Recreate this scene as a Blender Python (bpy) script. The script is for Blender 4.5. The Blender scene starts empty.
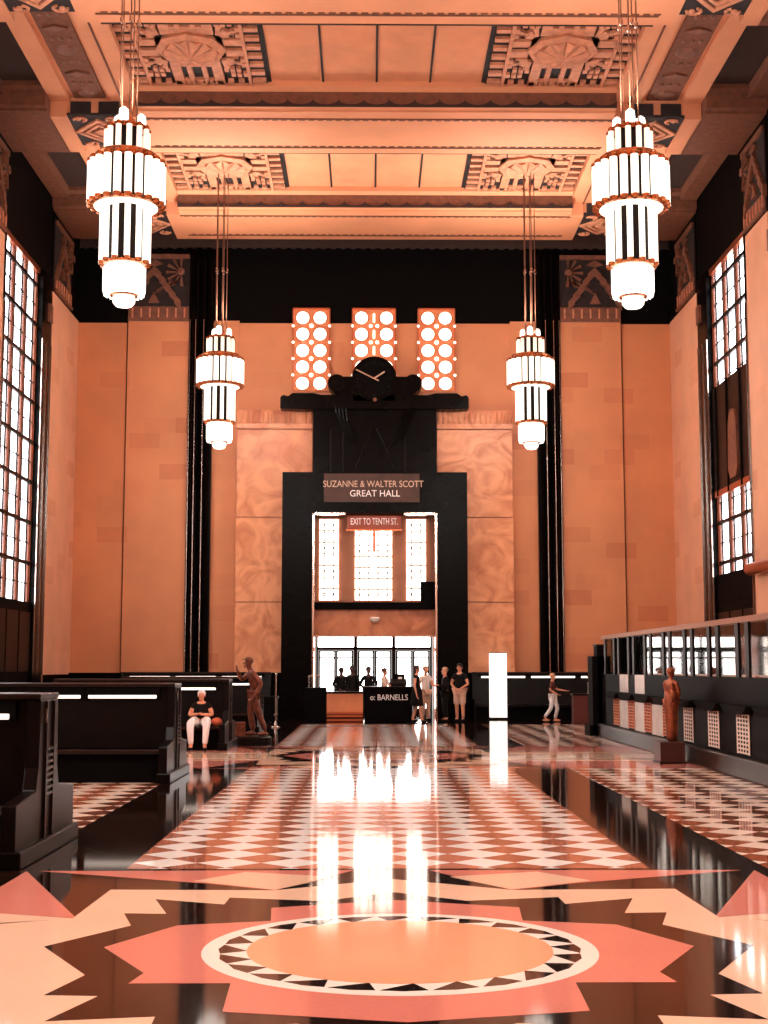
import bpy, bmesh, math, random
from mathutils import Vector, Matrix
random.seed(7)
PI = math.pi
sc = bpy.context.scene
col = sc.collection

# ------------------------------------------------------------------ materials
def nt(name):
    m = bpy.data.materials.new(name); m.use_nodes = True
    n = m.node_tree; return m, n, n.nodes['Principled BSDF']

def lin(c):
    return tuple((x/12.92 if x <= .04045 else ((x+.055)/1.055)**2.4) for x in (v/255 for v in c))

def mat(name, rgb, rough=.5, metal=0, var=.0, scale=3., emit=None, es=0, coat=0, spec=.5):
    m, t, b = nt(name)
    c = lin(rgb)
    b.inputs['Base Color'].default_value = (*c, 1)
    b.inputs['Roughness'].default_value = rough
    b.inputs['Metallic'].default_value = metal
    b.inputs['Specular IOR Level'].default_value = spec
    if coat: b.inputs['Coat Weight'].default_value = coat
    if var:
        tc = t.nodes.new('ShaderNodeTexCoord'); nz = t.nodes.new('ShaderNodeTexNoise')
        nz.inputs['Scale'].default_value = scale; nz.inputs['Detail'].default_value = 5
        t.links.new(tc.outputs['Object'], nz.inputs['Vector'])
        r = t.nodes.new('ShaderNodeValToRGB')
        r.color_ramp.elements[0].position = .3; r.color_ramp.elements[1].position = .7
        r.color_ramp.elements[0].color = (*[x*(1-var) for x in c], 1)
        r.color_ramp.elements[1].color = (*[min(1, x*(1+var)) for x in c], 1)
        t.links.new(nz.outputs['Fac'], r.inputs['Fac']); t.links.new(r.outputs['Color'], b.inputs['Base Color'])
    if emit:
        b.inputs['Emission Color'].default_value = (*lin(emit), 1)
        b.inputs['Emission Strength'].default_value = es
    return m

def stone(name, rgb, dark, axis, amount=.12, rough=.6):
    """ashlar blocks: a few blocks darker, very faint joints. axis 'X' = wall across X, 'Y' = wall along Y"""
    m, t, b = nt(name)
    N = t.nodes.new; L = t.links.new
    g = N('ShaderNodeNewGeometry'); s = N('ShaderNodeSeparateXYZ'); c = N('ShaderNodeCombineXYZ')
    L(g.outputs['Position'], s.inputs[0])
    L(s.outputs['X' if axis == 'X' else 'Y'], c.inputs['X']); L(s.outputs['Z'], c.inputs['Y'])
    br = N('ShaderNodeTexBrick'); L(c.outputs[0], br.inputs['Vector'])
    br.inputs['Scale'].default_value = 1; br.inputs['Mortar Size'].default_value = .004
    br.inputs['Brick Width'].default_value = 1.02; br.inputs['Row Height'].default_value = .52
    br.inputs['Bias'].default_value = 0
    br.inputs['Color1'].default_value = (0, 0, 0, 1); br.inputs['Color2'].default_value = (1, 1, 1, 1)
    br.inputs['Mortar'].default_value = (.45, .45, .45, 1)
    r = N('ShaderNodeValToRGB'); e = r.color_ramp.elements
    A, D = lin(rgb), lin(dark)
    e[0].position = 1-amount-.12; e[0].color = (*A, 1); e[1].position = 1-amount+.05; e[1].color = (*D, 1)
    L(br.outputs['Color'], r.inputs['Fac'])
    nz = N('ShaderNodeTexNoise'); nz.inputs['Scale'].default_value = .7; nz.inputs['Detail'].default_value = 4
    L(g.outputs['Position'], nz.inputs['Vector'])
    mx = N('ShaderNodeMix'); mx.data_type = 'RGBA'; mx.blend_type = 'MULTIPLY'; mx.inputs['Factor'].default_value = .3
    L(r.outputs['Color'], mx.inputs['A']); L(nz.outputs['Color'], mx.inputs['B'])
    nz2 = N('ShaderNodeMapRange'); nz2.inputs['From Min'].default_value = .3; nz2.inputs['From Max'].default_value = .7
    nz2.inputs['To Min'].default_value = .72; nz2.inputs['To Max'].default_value = 1.05
    L(nz.outputs['Fac'], nz2.inputs['Value'])
    cc = N('ShaderNodeCombineColor')
    for k in range(3): L(nz2.outputs[0], cc.inputs[k])
    mx.inputs['Factor'].default_value = .5; L(cc.outputs[0], mx.inputs['B'])
    L(mx.outputs['Result'], b.inputs['Base Color'])
    b.inputs['Roughness'].default_value = rough
    return m

def marble(name, ca, cb, rough=.3, scale=.9, dist=2.5):
    m, t, b = nt(name); N = t.nodes.new; L = t.links.new
    g = N('ShaderNodeNewGeometry')
    nz = N('ShaderNodeTexNoise'); nz.inputs['Scale'].default_value = scale; nz.inputs['Detail'].default_value = 8
    nz.inputs['Distortion'].default_value = dist; L(g.outputs['Position'], nz.inputs['Vector'])
    r = N('ShaderNodeValToRGB'); e = r.color_ramp.elements
    e[0].position = .33; e[0].color = (*lin(cb), 1); e[1].position = .6; e[1].color = (*lin(ca), 1)
    L(nz.outputs['Fac'], r.inputs['Fac']); L(r.outputs['Color'], b.inputs['Base Color'])
    b.inputs['Roughness'].default_value = rough
    return m

def terrazzo(name, rgb, fleck=.1, rough=.06):
    m, t, b = nt(name); N = t.nodes.new; L = t.links.new
    g = N('ShaderNodeNewGeometry')
    nz = N('ShaderNodeTexNoise'); nz.inputs['Scale'].default_value = 40; nz.inputs['Detail'].default_value = 3
    L(g.outputs['Position'], nz.inputs['Vector'])
    n2 = N('ShaderNodeTexNoise'); n2.inputs['Scale'].default_value = .8; n2.inputs['Detail'].default_value = 3
    L(g.outputs['Position'], n2.inputs['Vector'])
    c = lin(rgb); r = N('ShaderNodeValToRGB'); e = r.color_ramp.elements
    e[0].position = .35; e[0].color = (*[x*(1-fleck) for x in c], 1); e[1].position = .65; e[1].color = (*[min(1, x*(1+fleck)) for x in c], 1)
    ad = N('ShaderNodeMath'); ad.operation = 'ADD'; L(nz.outputs['Fac'], ad.inputs[0]); L(n2.outputs['Fac'], ad.inputs[1])
    hf = N('ShaderNodeMath'); hf.operation = 'MULTIPLY'; hf.inputs[1].default_value = .5; L(ad.outputs[0], hf.inputs[0])
    L(hf.outputs[0], r.inputs['Fac']); L(r.outputs['Color'], b.inputs['Base Color'])
    polish(t, b, rough)
    return m

def polish(t, b, rough):
    N = t.nodes.new; L = t.links.new
    b.inputs['Roughness'].default_value = rough; b.inputs['Specular IOR Level'].default_value = .22
    g = N('ShaderNodeNewGeometry')
    nz = N('ShaderNodeTexNoise'); nz.inputs['Scale'].default_value = 1.6; nz.inputs['Detail'].default_value = 3
    L(g.outputs['Position'], nz.inputs['Vector'])
    bp = N('ShaderNodeBump'); bp.inputs['Strength'].default_value = .004; bp.inputs['Distance'].default_value = .02
    L(nz.outputs['Fac'], bp.inputs['Height']); L(bp.outputs['Normal'], b.inputs['Normal'])

def harlequin(name, white, ca, cb, rough=.06, s=.525):
    m, t, b = nt(name); N = t.nodes.new; L = t.links.new
    g = N('ShaderNodeNewGeometry'); sp = N('ShaderNodeSeparateXYZ'); L(g.outputs['Position'], sp.inputs[0])
    def M(op, a, bb=None):
        n = N('ShaderNodeMath'); n.operation = op
        for k, v in enumerate((a, bb)):
            if v is None: continue
            if isinstance(v, (int, float)): n.inputs[k].default_value = v
            else: L(v, n.inputs[k])
        return n.outputs[0]
    X = M('DIVIDE', sp.outputs['X'], s); Y = M('DIVIDE', sp.outputs['Y'], s)
    A = M('FLOOR', M('ADD', X, Y)); B = M('FLOOR', M('SUBTRACT', X, Y))
    par = M('GREATER_THAN', M('FLOORED_MODULO', M('ADD', A, B), 2.0), .5)
    colid = M('ADD', A, B)
    wn = N('ShaderNodeTexWhiteNoise'); wn.noise_dimensions = '1D'; L(colid, wn.inputs['W'])
    m1 = N('ShaderNodeMix'); m1.data_type = 'RGBA'; L(wn.outputs['Value'], m1.inputs['Factor'])
    m1.inputs['A'].default_value = (*lin(ca), 1); m1.inputs['B'].default_value = (*lin(cb), 1)
    m2 = N('ShaderNodeMix'); m2.data_type = 'RGBA'; L(par, m2.inputs['Factor'])
    m2.inputs['A'].default_value = (*lin(white), 1); L(m1.outputs['Result'], m2.inputs['B'])
    L(m2.outputs['Result'], b.inputs['Base Color'])
    polish(t, b, rough)
    return m

def glassy(name, tint=(1, .95, .9), refl=.12):
    m, t, b = nt(name); N = t.nodes.new; L = t.links.new
    t.nodes.remove(b); out = t.nodes['Material Output']
    tr = N('ShaderNodeBsdfTransparent'); tr.inputs[0].default_value = (*tint, 1)
    gl = N('ShaderNodeBsdfGlossy'); gl.inputs['Roughness'].default_value = .03
    f = N('ShaderNodeFresnel'); f.inputs[0].default_value = 1.45
    mx = N('ShaderNodeMixShader'); L(f.outputs[0], mx.inputs[0]); L(tr.outputs[0], mx.inputs[1]); L(gl.outputs[0], mx.inputs[2])
    L(mx.outputs[0], out.inputs[0]); return m

ORANGE = (243, 160, 112); ODARK = (222, 128, 80)
M_wallX = stone('travertine_end', (212, 134, 88), (198, 116, 74), 'X', .04)
M_wallY = stone('travertine_side', (234, 168, 130), (220, 148, 110), 'Y', .03)  # paler copy of the end-wall stone, window light put into its colour
M_marble = marble('orange_marble', (230, 154, 106), (196, 112, 66), .4)
M_marble2 = marble('brown_marble', (214, 130, 84), (170, 88, 48), .35, .6)
M_black = mat('black_marble', (7, 4, 3), .25, var=.5, scale=1.2, spec=.06)
M_blackmatte = mat('black_matte', (8, 5, 4), .7, spec=.05)
M_frame = mat('dark_bronze', (22, 12, 8), .4, .1, spec=.12)
M_copper = mat('copper_metal', (205, 110, 72), .3, .8)
M_mull = mat('mullion_brown', (128, 74, 54), .5)
M_steel = mat('polished_nickel', (235, 220, 208), .18, 1)
M_brass = mat('brass', (190, 112, 66), .25, .9)
M_ceil = mat('salmon_plaster', (214, 138, 96), .75, var=.08, scale=.8)
M_ceilpanel = mat('ceiling_panel', (212, 134, 92), .8, var=.12, scale=1.2)
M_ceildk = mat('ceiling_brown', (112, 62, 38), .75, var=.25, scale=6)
M_ceilvdk = mat('ceiling_deep_brown', (50, 25, 15), .8, var=.2, scale=6)  # brown ornament; also stands in for shade on the side panels
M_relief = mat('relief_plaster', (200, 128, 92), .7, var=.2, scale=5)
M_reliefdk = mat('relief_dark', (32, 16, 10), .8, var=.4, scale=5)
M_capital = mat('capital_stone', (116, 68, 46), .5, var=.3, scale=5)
M_wood = mat('dark_walnut', (14, 7, 5), .3, var=.35, scale=4, spec=.12)
M_woodmid = mat('walnut_panel', (34, 18, 12), .3, var=.3, scale=4, spec=.2)
M_orpanel = mat('orange_panel', (226, 132, 82), .45, var=.1, scale=2)
M_daylight = mat('daylit_glass', (255, 250, 245), .4, emit=(250, 250, 255), es=5.5)
M_day2 = mat('daylit_door_glass', (255, 250, 245), .4, emit=(255, 250, 246), es=9)
M_disc = mat('lit_disc_glass', (255, 250, 245), .4, emit=(255, 240, 222), es=2.2)
M_core = mat('chandelier_core', (22, 11, 8), .6, spec=.1)
M_rod = mat('rod_metal', (120, 78, 58), .4, .6)
M_stain = mat('leaded_glass', (250, 240, 230), .4, emit=(255, 240, 222), es=6.0)
M_tube = mat('lit_glass_tube', (255, 246, 235), .2, emit=(255, 243, 226), es=1.15)
M_tube2 = mat('dim_glass_tube', (250, 236, 222), .2, emit=(255, 236, 214), es=.7)
M_bulb = mat('lit_frosted_glass', (255, 246, 235), .3, emit=(255, 246, 232), es=2.0)
M_strip = mat('lit_strip', (255, 250, 240), .3, emit=(255, 240, 224), es=1.5)
M_panelwhite = mat('lit_display', (255, 252, 248), .3, emit=(255, 246, 238), es=1.15)
M_glass = glassy('clear_glass')
M_grey = mat('brushed_panel', (200, 178, 160), .35, .4, var=.15, scale=3)  # pale tone paints bright reflections onto the counter's metal panels
M_paper = mat('pale_board', (250, 226, 208), .6)
M_red = mat('red_enamel', (150, 62, 36), .4)
M_bronze = mat('bronze_patina', (150, 78, 48), .35, .55, var=.35, scale=8)
M_bronzedk = mat('bronze_dark', (120, 66, 46), .35, .6, var=.5, scale=9)
M_skin = mat('skin', (226, 150, 112), .6, var=.05)
M_whitecloth = mat('white_cloth', (250, 238, 230), .8, var=.04)
M_blackcloth = mat('black_cloth', (16, 10, 9), .85, spec=.2)
M_browncloth = mat('maroon_cloth', (84, 34, 24), .85)
M_beige = mat('striped_beige_cloth', (235, 190, 160), .8, var=.12, scale=20)
M_hairw = mat('white_hair', (250, 232, 220), .8, var=.1, scale=30)
M_hairb = mat('black_hair', (20, 12, 10), .7)
M_hairbl = mat('blond_hair', (222, 160, 118), .7, var=.15, scale=30)
M_letter = mat('pale_lettering', (214, 176, 150), .4, .3)
M_letterw = mat('white_lettering', (255, 245, 236), .5)
# floor
F_dark = terrazzo('terrazzo_dark', (32, 17, 12), .35)
F_cream = terrazzo('terrazzo_cream', (244, 200, 168), .05)
F_pink = terrazzo('terrazzo_salmon', (218, 132, 114), .06)
F_orange = terrazzo('terrazzo_orange', (240, 172, 130), .04)
F_white = terrazzo('terrazzo_white', (255, 238, 222), .03)
F_black = terrazzo('terrazzo_black', (34, 20, 16), .3)
F_harl = harlequin('harlequin_inner', (255, 248, 238), (218, 140, 110), (146, 82, 56))
F_harl2 = harlequin('harlequin_outer', (255, 232, 210), (190, 108, 74), (112, 60, 40))

# ------------------------------------------------------------------ mesh builder
class MB:
    def __init__(s): s.bm = bmesh.new()
    def box(s, x0, x1, y0, y1, z0, z1):
        v = [s.bm.verts.new(p) for p in ((x0, y0, z0), (x1, y0, z0), (x1, y1, z0), (x0, y1, z0), (x0, y0, z1), (x1, y0, z1), (x1, y1, z1), (x0, y1, z1))]
        for f in ((0, 3, 2, 1), (4, 5, 6, 7), (0, 1, 5, 4), (1, 2, 6, 5), (2, 3, 7, 6), (3, 0, 4, 7)):
            s.bm.faces.new([v[i] for i in f])
        return s
    def prism(s, pts, axis, a, b):
        """pts 2-D polygon; axis X: pts=(y,z); Y: pts=(x,z); Z: pts=(x,y)"""
        def P(p, t):
            return {'X': (t, p[0], p[1]), 'Y': (p[0], t, p[1]), 'Z': (p[0], p[1], t)}[axis]
        lo = [s.bm.verts.new(P(p, a)) for p in pts]; hi = [s.bm.verts.new(P(p, b)) for p in pts]
        s.bm.faces.new(lo); s.bm.faces.new(hi[::-1]); n = len(pts)
        for i in range(n): s.bm.faces.new((lo[i], hi[i], hi[(i+1) % n], lo[(i+1) % n]))
        return s
    def lathe(s, prof, c=(0, 0, 0), seg=16, axis='Z'):
        rings = []
        for r, h in prof:
            ring = []
            for k in range(seg):
                a = 2*PI*k/seg; u, w = r*math.cos(a), r*math.sin(a)
                p = {'Z': (u, w, h), 'Y': (u, h, w), 'X': (h, u, w)}[axis]
                ring.append(s.bm.verts.new((c[0]+p[0], c[1]+p[1], c[2]+p[2])))
            rings.append(ring)
        for a, b in zip(rings, rings[1:]):
            for k in range(seg): s.bm.faces.new((a[k], a[(k+1) % seg], b[(k+1) % seg], b[k]))
        s.bm.faces.new(rings[0][::-1]); s.bm.faces.new(rings[-1])
        return s
    def rod(s, p0, p1, r, seg=8, r2=None):
        p0, p1 = Vector(p0), Vector(p1); d = (p1-p0).normalized()
        u = d.orthogonal().normalized(); w = d.cross(u); r2 = r if r2 is None else r2
        A = [s.bm.verts.new(p0+(u*math.cos(2*PI*k/seg)+w*math.sin(2*PI*k/seg))*r) for k in range(seg)]
        B = [s.bm.verts.new(p1+(u*math.cos(2*PI*k/seg)+w*math.sin(2*PI*k/seg))*r2) for k in range(seg)]
        for k in range(seg): s.bm.faces.new((A[k], A[(k+1) % seg], B[(k+1) % seg], B[k]))
        s.bm.faces.new(A[::-1]); s.bm.faces.new(B); return s
    def path(s, pts, r, seg=6):
        for a, b in zip(pts, pts[1:]): s.rod(a, b, r, seg)
        return s
    def ball(s, c, r, sx=1, sy=1, sz=1, u=12, v=8):
        m = Matrix.Translation(c) @ Matrix.Diagonal((r*sx, r*sy, r*sz, 1))
        bmesh.ops.create_uvsphere(s.bm, u_segments=u, v_segments=v, radius=1, matrix=m); return s
    def xf(s, m):
        bmesh.ops.transform(s.bm, matrix=m, verts=s.bm.verts); return s
    def mirx(s):
        """add the mirror image about X=0"""
        g = bmesh.ops.duplicate(s.bm, geom=s.bm.verts[:]+s.bm.edges[:]+s.bm.faces[:])
        vs = [e for e in g['geom'] if isinstance(e, bmesh.types.BMVert)]
        for v in vs: v.co.x *= -1
        return s
    def build(s, name, m, parent=None, smooth=False, bevel=0):
        bmesh.ops.recalc_face_normals(s.bm, faces=s.bm.faces)
        me = bpy.data.meshes.new(name)
        if parent is not None:
            w = world_of(parent)
            bmesh.ops.translate(s.bm, verts=s.bm.verts, vec=-w)
        s.bm.to_mesh(me); s.bm.free()
        if smooth:
            for p in me.polygons: p.use_smooth = True
        me.materials.append(m)
        o = bpy.data.objects.new(name, me); col.objects.link(o)
        if parent is not None: o.parent = parent
        if bevel:
            bv = o.modifiers.new('bevel', 'BEVEL'); bv.width = bevel; bv.segments = 2; bv.limit_method = 'ANGLE'
        return o

def world_of(o):
    w = Vector((0, 0, 0))
    while o is not None: w = w + o.location; o = o.parent
    return w

def tag(o, label=None, cat=None, group=None, kind=None):
    if label: o['label'] = label
    if cat: o['category'] = cat
    if group: o['group'] = group
    if kind: o['kind'] = kind
    return o

def empty(name, loc, label=None, cat=None, group=None, kind=None):
    o = bpy.data.objects.new(name, None); o.empty_display_size = .2; col.objects.link(o); o.location = loc
    return tag(o, label, cat, group, kind)

def kids(o): return [c for c in bpy.data.objects if c.parent == o]
def copy_tree(o, parent=None):
    c = o.copy(); col.objects.link(c); c.parent = parent
    for ch in kids(o): copy_tree(ch, c)
    return c

def S(o, label=None): return tag(o, label, None, None, 'structure')
def bx(name, m, parent, *b, bevel=0): return MB().box(*b).build(name, m, parent, bevel=bevel)

def text(name, s, size, loc, m, parent, rot=(PI/2, 0, 0), ext=.008, sx=1, width=None):
    cu = bpy.data.curves.new(name, 'FONT'); cu.body = s; cu.size = size; cu.extrude = ext
    cu.align_x = 'CENTER'; cu.align_y = 'CENTER'; cu.offset = .0
    tmp = bpy.data.objects.new(name+'_tmp', cu); col.objects.link(tmp)
    dg = bpy.context.evaluated_depsgraph_get(); dg.update()
    me = bpy.data.meshes.new_from_object(tmp.evaluated_get(dg))
    bpy.data.objects.remove(tmp)
    if width:
        xs = [v.co.x for v in me.vertices]; sx = width/(max(xs)-min(xs))
    for v in me.vertices: v.co.x *= sx
    me.materials.clear(); me.materials.append(m)
    o = bpy.data.objects.new(name, me); col.objects.link(o)
    o.parent = parent; o.location = Vector(loc)-(world_of(parent) if parent else Vector()); o.rotation_euler = rot
    return o

W = 9.95; YE = 45.0; Y0 = -4.0; ZC = 16.35
BAY = 7.6; BEAMS = [42.4-BAY*k for k in range(7)]        # transverse beam centres
WB = [38.6-BAY*k for k in range(6)]                       # window bay centres
# ------------------------------------------------------------------ floor
floor = S(bx('floor', F_dark, None, -W-.6, W+.6, Y0, 52, -.2, 0))
SX = 0.0
def inlay(name, m, pts, lvl, mirror=False):
    b = MB().prism([(x+SX, y) for x, y in pts], 'Z', -.05, .0012*lvl)
    if mirror: b.mirx()
    return S(b.build(name, m, floor))
X1, X2 = 2.1, 3.05
for ya, yb in ((11.22, 22.2), (28.5, 39.4), (Y0+.02, 4.95)):
    inlay('diamond_tile_field', F_harl, [(-X1, ya), (X1, ya), (X1, yb), (-X1, yb)], 1)
    for s_ in (-1, 1):
        inlay('diamond_tile_field', F_harl2, [(s_*X2, ya), (s_*(W-.02), ya), (s_*(W-.02), yb), (s_*X2, yb)], 1)
def star(yc, xo=6.2):
    def full(half): return [(x, yc+y) for x, y in half]+[(-x, yc+y) for x, y in half[::-1] if abs(x) > 1e-6]
    def flip(h): return [(x, -y) for x, y in h[::-1]]
    # side fields beyond the aisle, mirrored in both directions
    for s_ in (-1, 1):
        for t_ in (-1, 1):
            inlay('side_point_inlay', F_pink, [(s_*2.06, yc+t_*1.02), (s_*2.88, yc+t_*3.05), (s_*xo, yc+t_*3.05), (s_*xo, yc+t_*1.45), (s_*2.75, yc+t_*1.24)], 1)
            inlay('side_strip_inlay', F_cream, [(s_*2.06, yc+t_*1.0), (s_*2.75, yc+t_*1.24), (s_*6.2, yc+t_*1.45), (s_*6.2, yc+t_*.98), (s_*2.5, yc+t_*.86)], 2)
            # thin salmon pointers between diamond field and star
            inlay('pointer_inlay', F_pink, [(s_*2.78, yc+t_*3.08), (s_*.3, yc+t_*3.1), (s_*.86, yc+t_*2.12), (s_*1.35, yc+t_*2.42)], 1)
            inlay('pointer_tip_inlay', F_cream, [(s_*1.5, yc+t_*2.55), (s_*1.15, yc+t_*3.0), (s_*.45, yc+t_*2.75), (s_*.86, yc+t_*2.14)], 2)
    outer = [(0, 2.62), (.86, 2.1), (2.05, 2.14), (2.08, 1.0), (2.7, .72), (6.2, .6)]
    inlay('star_border_inlay', F_cream, full(outer+flip(outer)), 3)
    top = [(0, 2.0), (.5, 1.63), (1.15, 1.78), (1.16, 1.5), (1.66, 1.72), (1.5, 1.15), (1.78, 1.17), (1.66, .74), (2.05, .1)]
    bot = [(1.66, -.64), (1.77, -1.08), (1.5, -1.1), (1.65, -1.58), (1.16, -1.5), (1.15, -1.78), (.5, -1.63), (0, -2.0)]
    inlay('dark_star_inlay', F_dark, full(top+bot), 4)
    pink = [(0, 1.66), (.83, 1.36), (.80, .88), (1.37, .74), (1.70, .07), (1.36, -.60), (1.40, -.84), (.88, -.84), (.86, -1.42), (0, -1.62)]
    inlay('salmon_star_inlay', F_pink, full(pink), 5)
    def disc(r, n=96, cy=yc): return [(r*math.cos(2*PI*k/n), cy+r*math.sin(2*PI*k/n)) for k in range(n)]
    inlay('medallion_ring', F_white, disc(1.125), 6)
    b = MB(); n = 24
    for k in range(n):
        a = 2*PI*k/n; da = PI/n*.92
        b.prism([(x_+SX, y_) for x_, y_ in [(1.02*math.cos(a-da), yc+1.02*math.sin(a-da)), (1.035*math.cos(a), yc+1.035*math.sin(a)), (1.02*math.cos(a+da), yc+1.02*math.sin(a+da)), (.865*math.cos(a+da*.5), yc+.865*math.sin(a+da*.5))]], 'Z', -.05, .0012*7)
    S(b.build('medallion_teeth', F_black, floor))
    inlay('medallion_disc', F_orange, disc(.87), 8)
SX = .022; star(8.03, 2.89); SX = 0; star(25.3)

# ------------------------------------------------------------------ end wall
wb = empty('wall_back', (0, YE, 0), kind='structure')
bm_ = MB().box(-6.2, -2.0, YE, YE+.4, 0, 13.2).box(2.0, 6.2, YE, YE+.4, 0, 13.2).box(-2.0, 2.0, YE, YE+.4, 6.56, 13.2)
S(bm_.build('centre_masonry', M_wallX, wb))
b = MB().box(6.24, 8.27, YE-.12, YE+.4, 0, 13.16).mirx(); S(b.build('inner_masonry_panel', M_wallX, wb))
b = MB().box(8.33, W, YE, YE+.4, 0, 13.16).mirx(); S(b.build('corner_masonry_panel', M_wallX, wb))
b = MB().box(8.27, 8.33, YE+.06, YE+.4, 0, 13.16).mirx(); S(b.build('joint_groove', M_blackmatte, wb))
S(bx('black_frieze', M_blackmatte, wb, -W-.9, W+.9, YE-.02, YE+.4, 13.13, 15.74))  # black colour stands in for the shade of a recess here
b = MB().box(-W, W, YE-.1, YE+.4, 15.74, 16.3)
for k in range(60):
    x = -W+.17+k*.335; b.prism([(x-.15, 15.74), (x, 15.68), (x+.15, 15.74)], 'Y', YE-.1, YE-.02)
S(b.build('cornice', M_ceilvdk, wb))
b = MB().box(4.55, 5.4, YE-.04, YE, 1.45, 13.2).mirx(); S(b.build('margin_panel', M_wallX, wb))
S(bx('wainscot', M_black, wb, -W, -3.0, YE-.2, YE, 0, 1.45)); S(bx('wainscot', M_black, wb, 3.0, W, YE-.2, YE, 0, 1.45))
wf = S(bx('wall_front', M_wallX, None, -W-.9, W+.9, Y0-.4, Y0, 3.2, ZC+.4)); S(bx('black_dado', M_black, wf, -W-.9, W+.9, Y0-.4, Y0+.05, 0, 3.2))
# black pilasters with bright fillets
for i, s_ in enumerate((-1, 1)):
    p = empty('trim_%d' % (i+1), (s_*5.82, YE, 0), kind='structure')
    b = MB().box(s_*5.82-.4, s_*5.82+.4, YE-.22, YE, 0, 15.6)
    for dx in (-.24, 0, .24): b.prism([(s_*5.82+dx-.09, YE-.22), (s_*5.82+dx, YE-.33), (s_*5.82+dx+.09, YE-.22)], 'Z', 0, 15.6)
    S(b.build('pilaster_shaft', M_black, p))
    for dx in (-.24, -.1, .17, .36): S(bx('metal_fillet', M_steel, p, s_*(5.82+dx)-.009, s_*(5.82+dx)+.009, YE-.26, YE-.2, 1.4, 13.2))
# marble slabs beside the portal
for i, s_ in enumerate((-1, 1)):
    p = empty('trim_%d' % (i+3), (s_*3.3, YE, 0), kind='structure')
    x0, x1 = sorted((s_*2.05, s_*4.55))
    zs = [(1.45, 3.72), (3.74, 6.5), (6.52, 9.43)]
    for z0, z1 in zs: S(bx('marble_slab', M_marble, p, x0, x1, YE-.45, YE, z0, z1, bevel=.015))
    b = MB().box(x0, x1, YE-.5, YE, 9.45, 9.62).box(x0, x1, YE-.42, YE, 9.62, 10.08)
    n = 14
    for k in range(n):
        x = x0+(k+.5)*(x1-x0)/n; b.lathe([(.06, 9.62), (.075, 9.7), (.075, 9.98), (.03, 10.06)], (x, YE-.43, 0), 8)
    S(b.build('fluted_cap', M_marble, p))

def capital(name, W_, H_, parent, place, fl=7):
    """carved relief block drawn in local u (0..W_) and v (0..H_), depth towards the room"""
    parts = []
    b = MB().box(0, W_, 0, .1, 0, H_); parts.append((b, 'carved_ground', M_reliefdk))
    b = MB()
    b.box(0, W_, -.06, .02, H_-.16, H_); b.box(0, W_, -.08, .02, .0, .07)
    for k in range(fl):
        pass
    b.box(0, W_, -.03, .02, .07, .5)
    b2 = MB()
    for k in range(fl):
        u = (k+.5)*W_/fl; b2.box(u-.025, u+.025, -.06, -.03, .12, .44)
    parts.append((b2, 'flute_bars', M_relief))
    # stepped gable chevron
    c = W_*.42
    for s_ in (-1, 1):
        for k in range(5):
            u0 = c+s_*(.02+k*.17); z = H_-.42-k*.24
            b.prism([(u0-.02*s_, z), (u0+s_*.2, z-.22), (u0+s_*.2, z-.52), (u0-.02*s_, z-.32)], 'Y', -.09-.012*(k % 2), .02)
    b.prism([(c-.18, .62), (c, 1.0), (c+.18, .62)], 'Y', -.08, .02)
    b.prism([(c-.3, H_-.34), (c, H_-.18), (c+.3, H_-.34), (c, H_-.42)], 'Y', -.07, .02)
    # fan wheel in the inner corner
    wc = (W_-.28, H_-.62)
    for k in range(7):
        a = PI*(.5+k*.17); r = .5
        b.prism([(wc[0], wc[1]), (min(W_, wc[0]+r*math.cos(a-.1)), wc[1]+r*math.sin(a-.1)), (min(W_, wc[0]+r*math.cos(a+.1)), wc[1]+r*math.sin(a+.1))], 'Y', -.1, .02)
    for k in range(4):
        a = PI*(.62+k*.12); r0, r1 = .55, .9
        b.prism([(wc[0]+r0*math.cos(a), wc[1]-.5+r0*math.sin(a)*.4), (wc[0]+r1*math.cos(a), wc[1]-.75+r1*math.sin(a)*.3), (wc[0]+r1*math.cos(a)+.12, wc[1]-.72+r1*math.sin(a)*.3), (wc[0]+r0*math.cos(a)+.12, wc[1]-.47+r0*math.sin(a)*.4)], 'Y', -.1, .02)
    b.lathe([(.13, -.13), (.1, -.15), (.04, -.16), (.13, .02)][::-1], (wc[0], 0, wc[1]), 12, 'Y')
    parts.append((b, 'carved_relief', M_capital))
    for b, n, m in parts:
        b.xf(place); S(b.build(n, m, parent))
tn = 5
for s_ in (-1, 1):
    p = empty('trim_%d' % tn, (s_*7.25, YE, 13.16), kind='structure'); tn += 1
    M4 = Matrix.Translation((-8.27, YE-.13, 13.16)) if s_ < 0 else Matrix.Translation((8.27, YE-.13, 13.16)) @ Matrix.Diagonal((-1, 1, 1, 1))
    capital('capital', 2.03, 2.3, p, M4)

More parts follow.
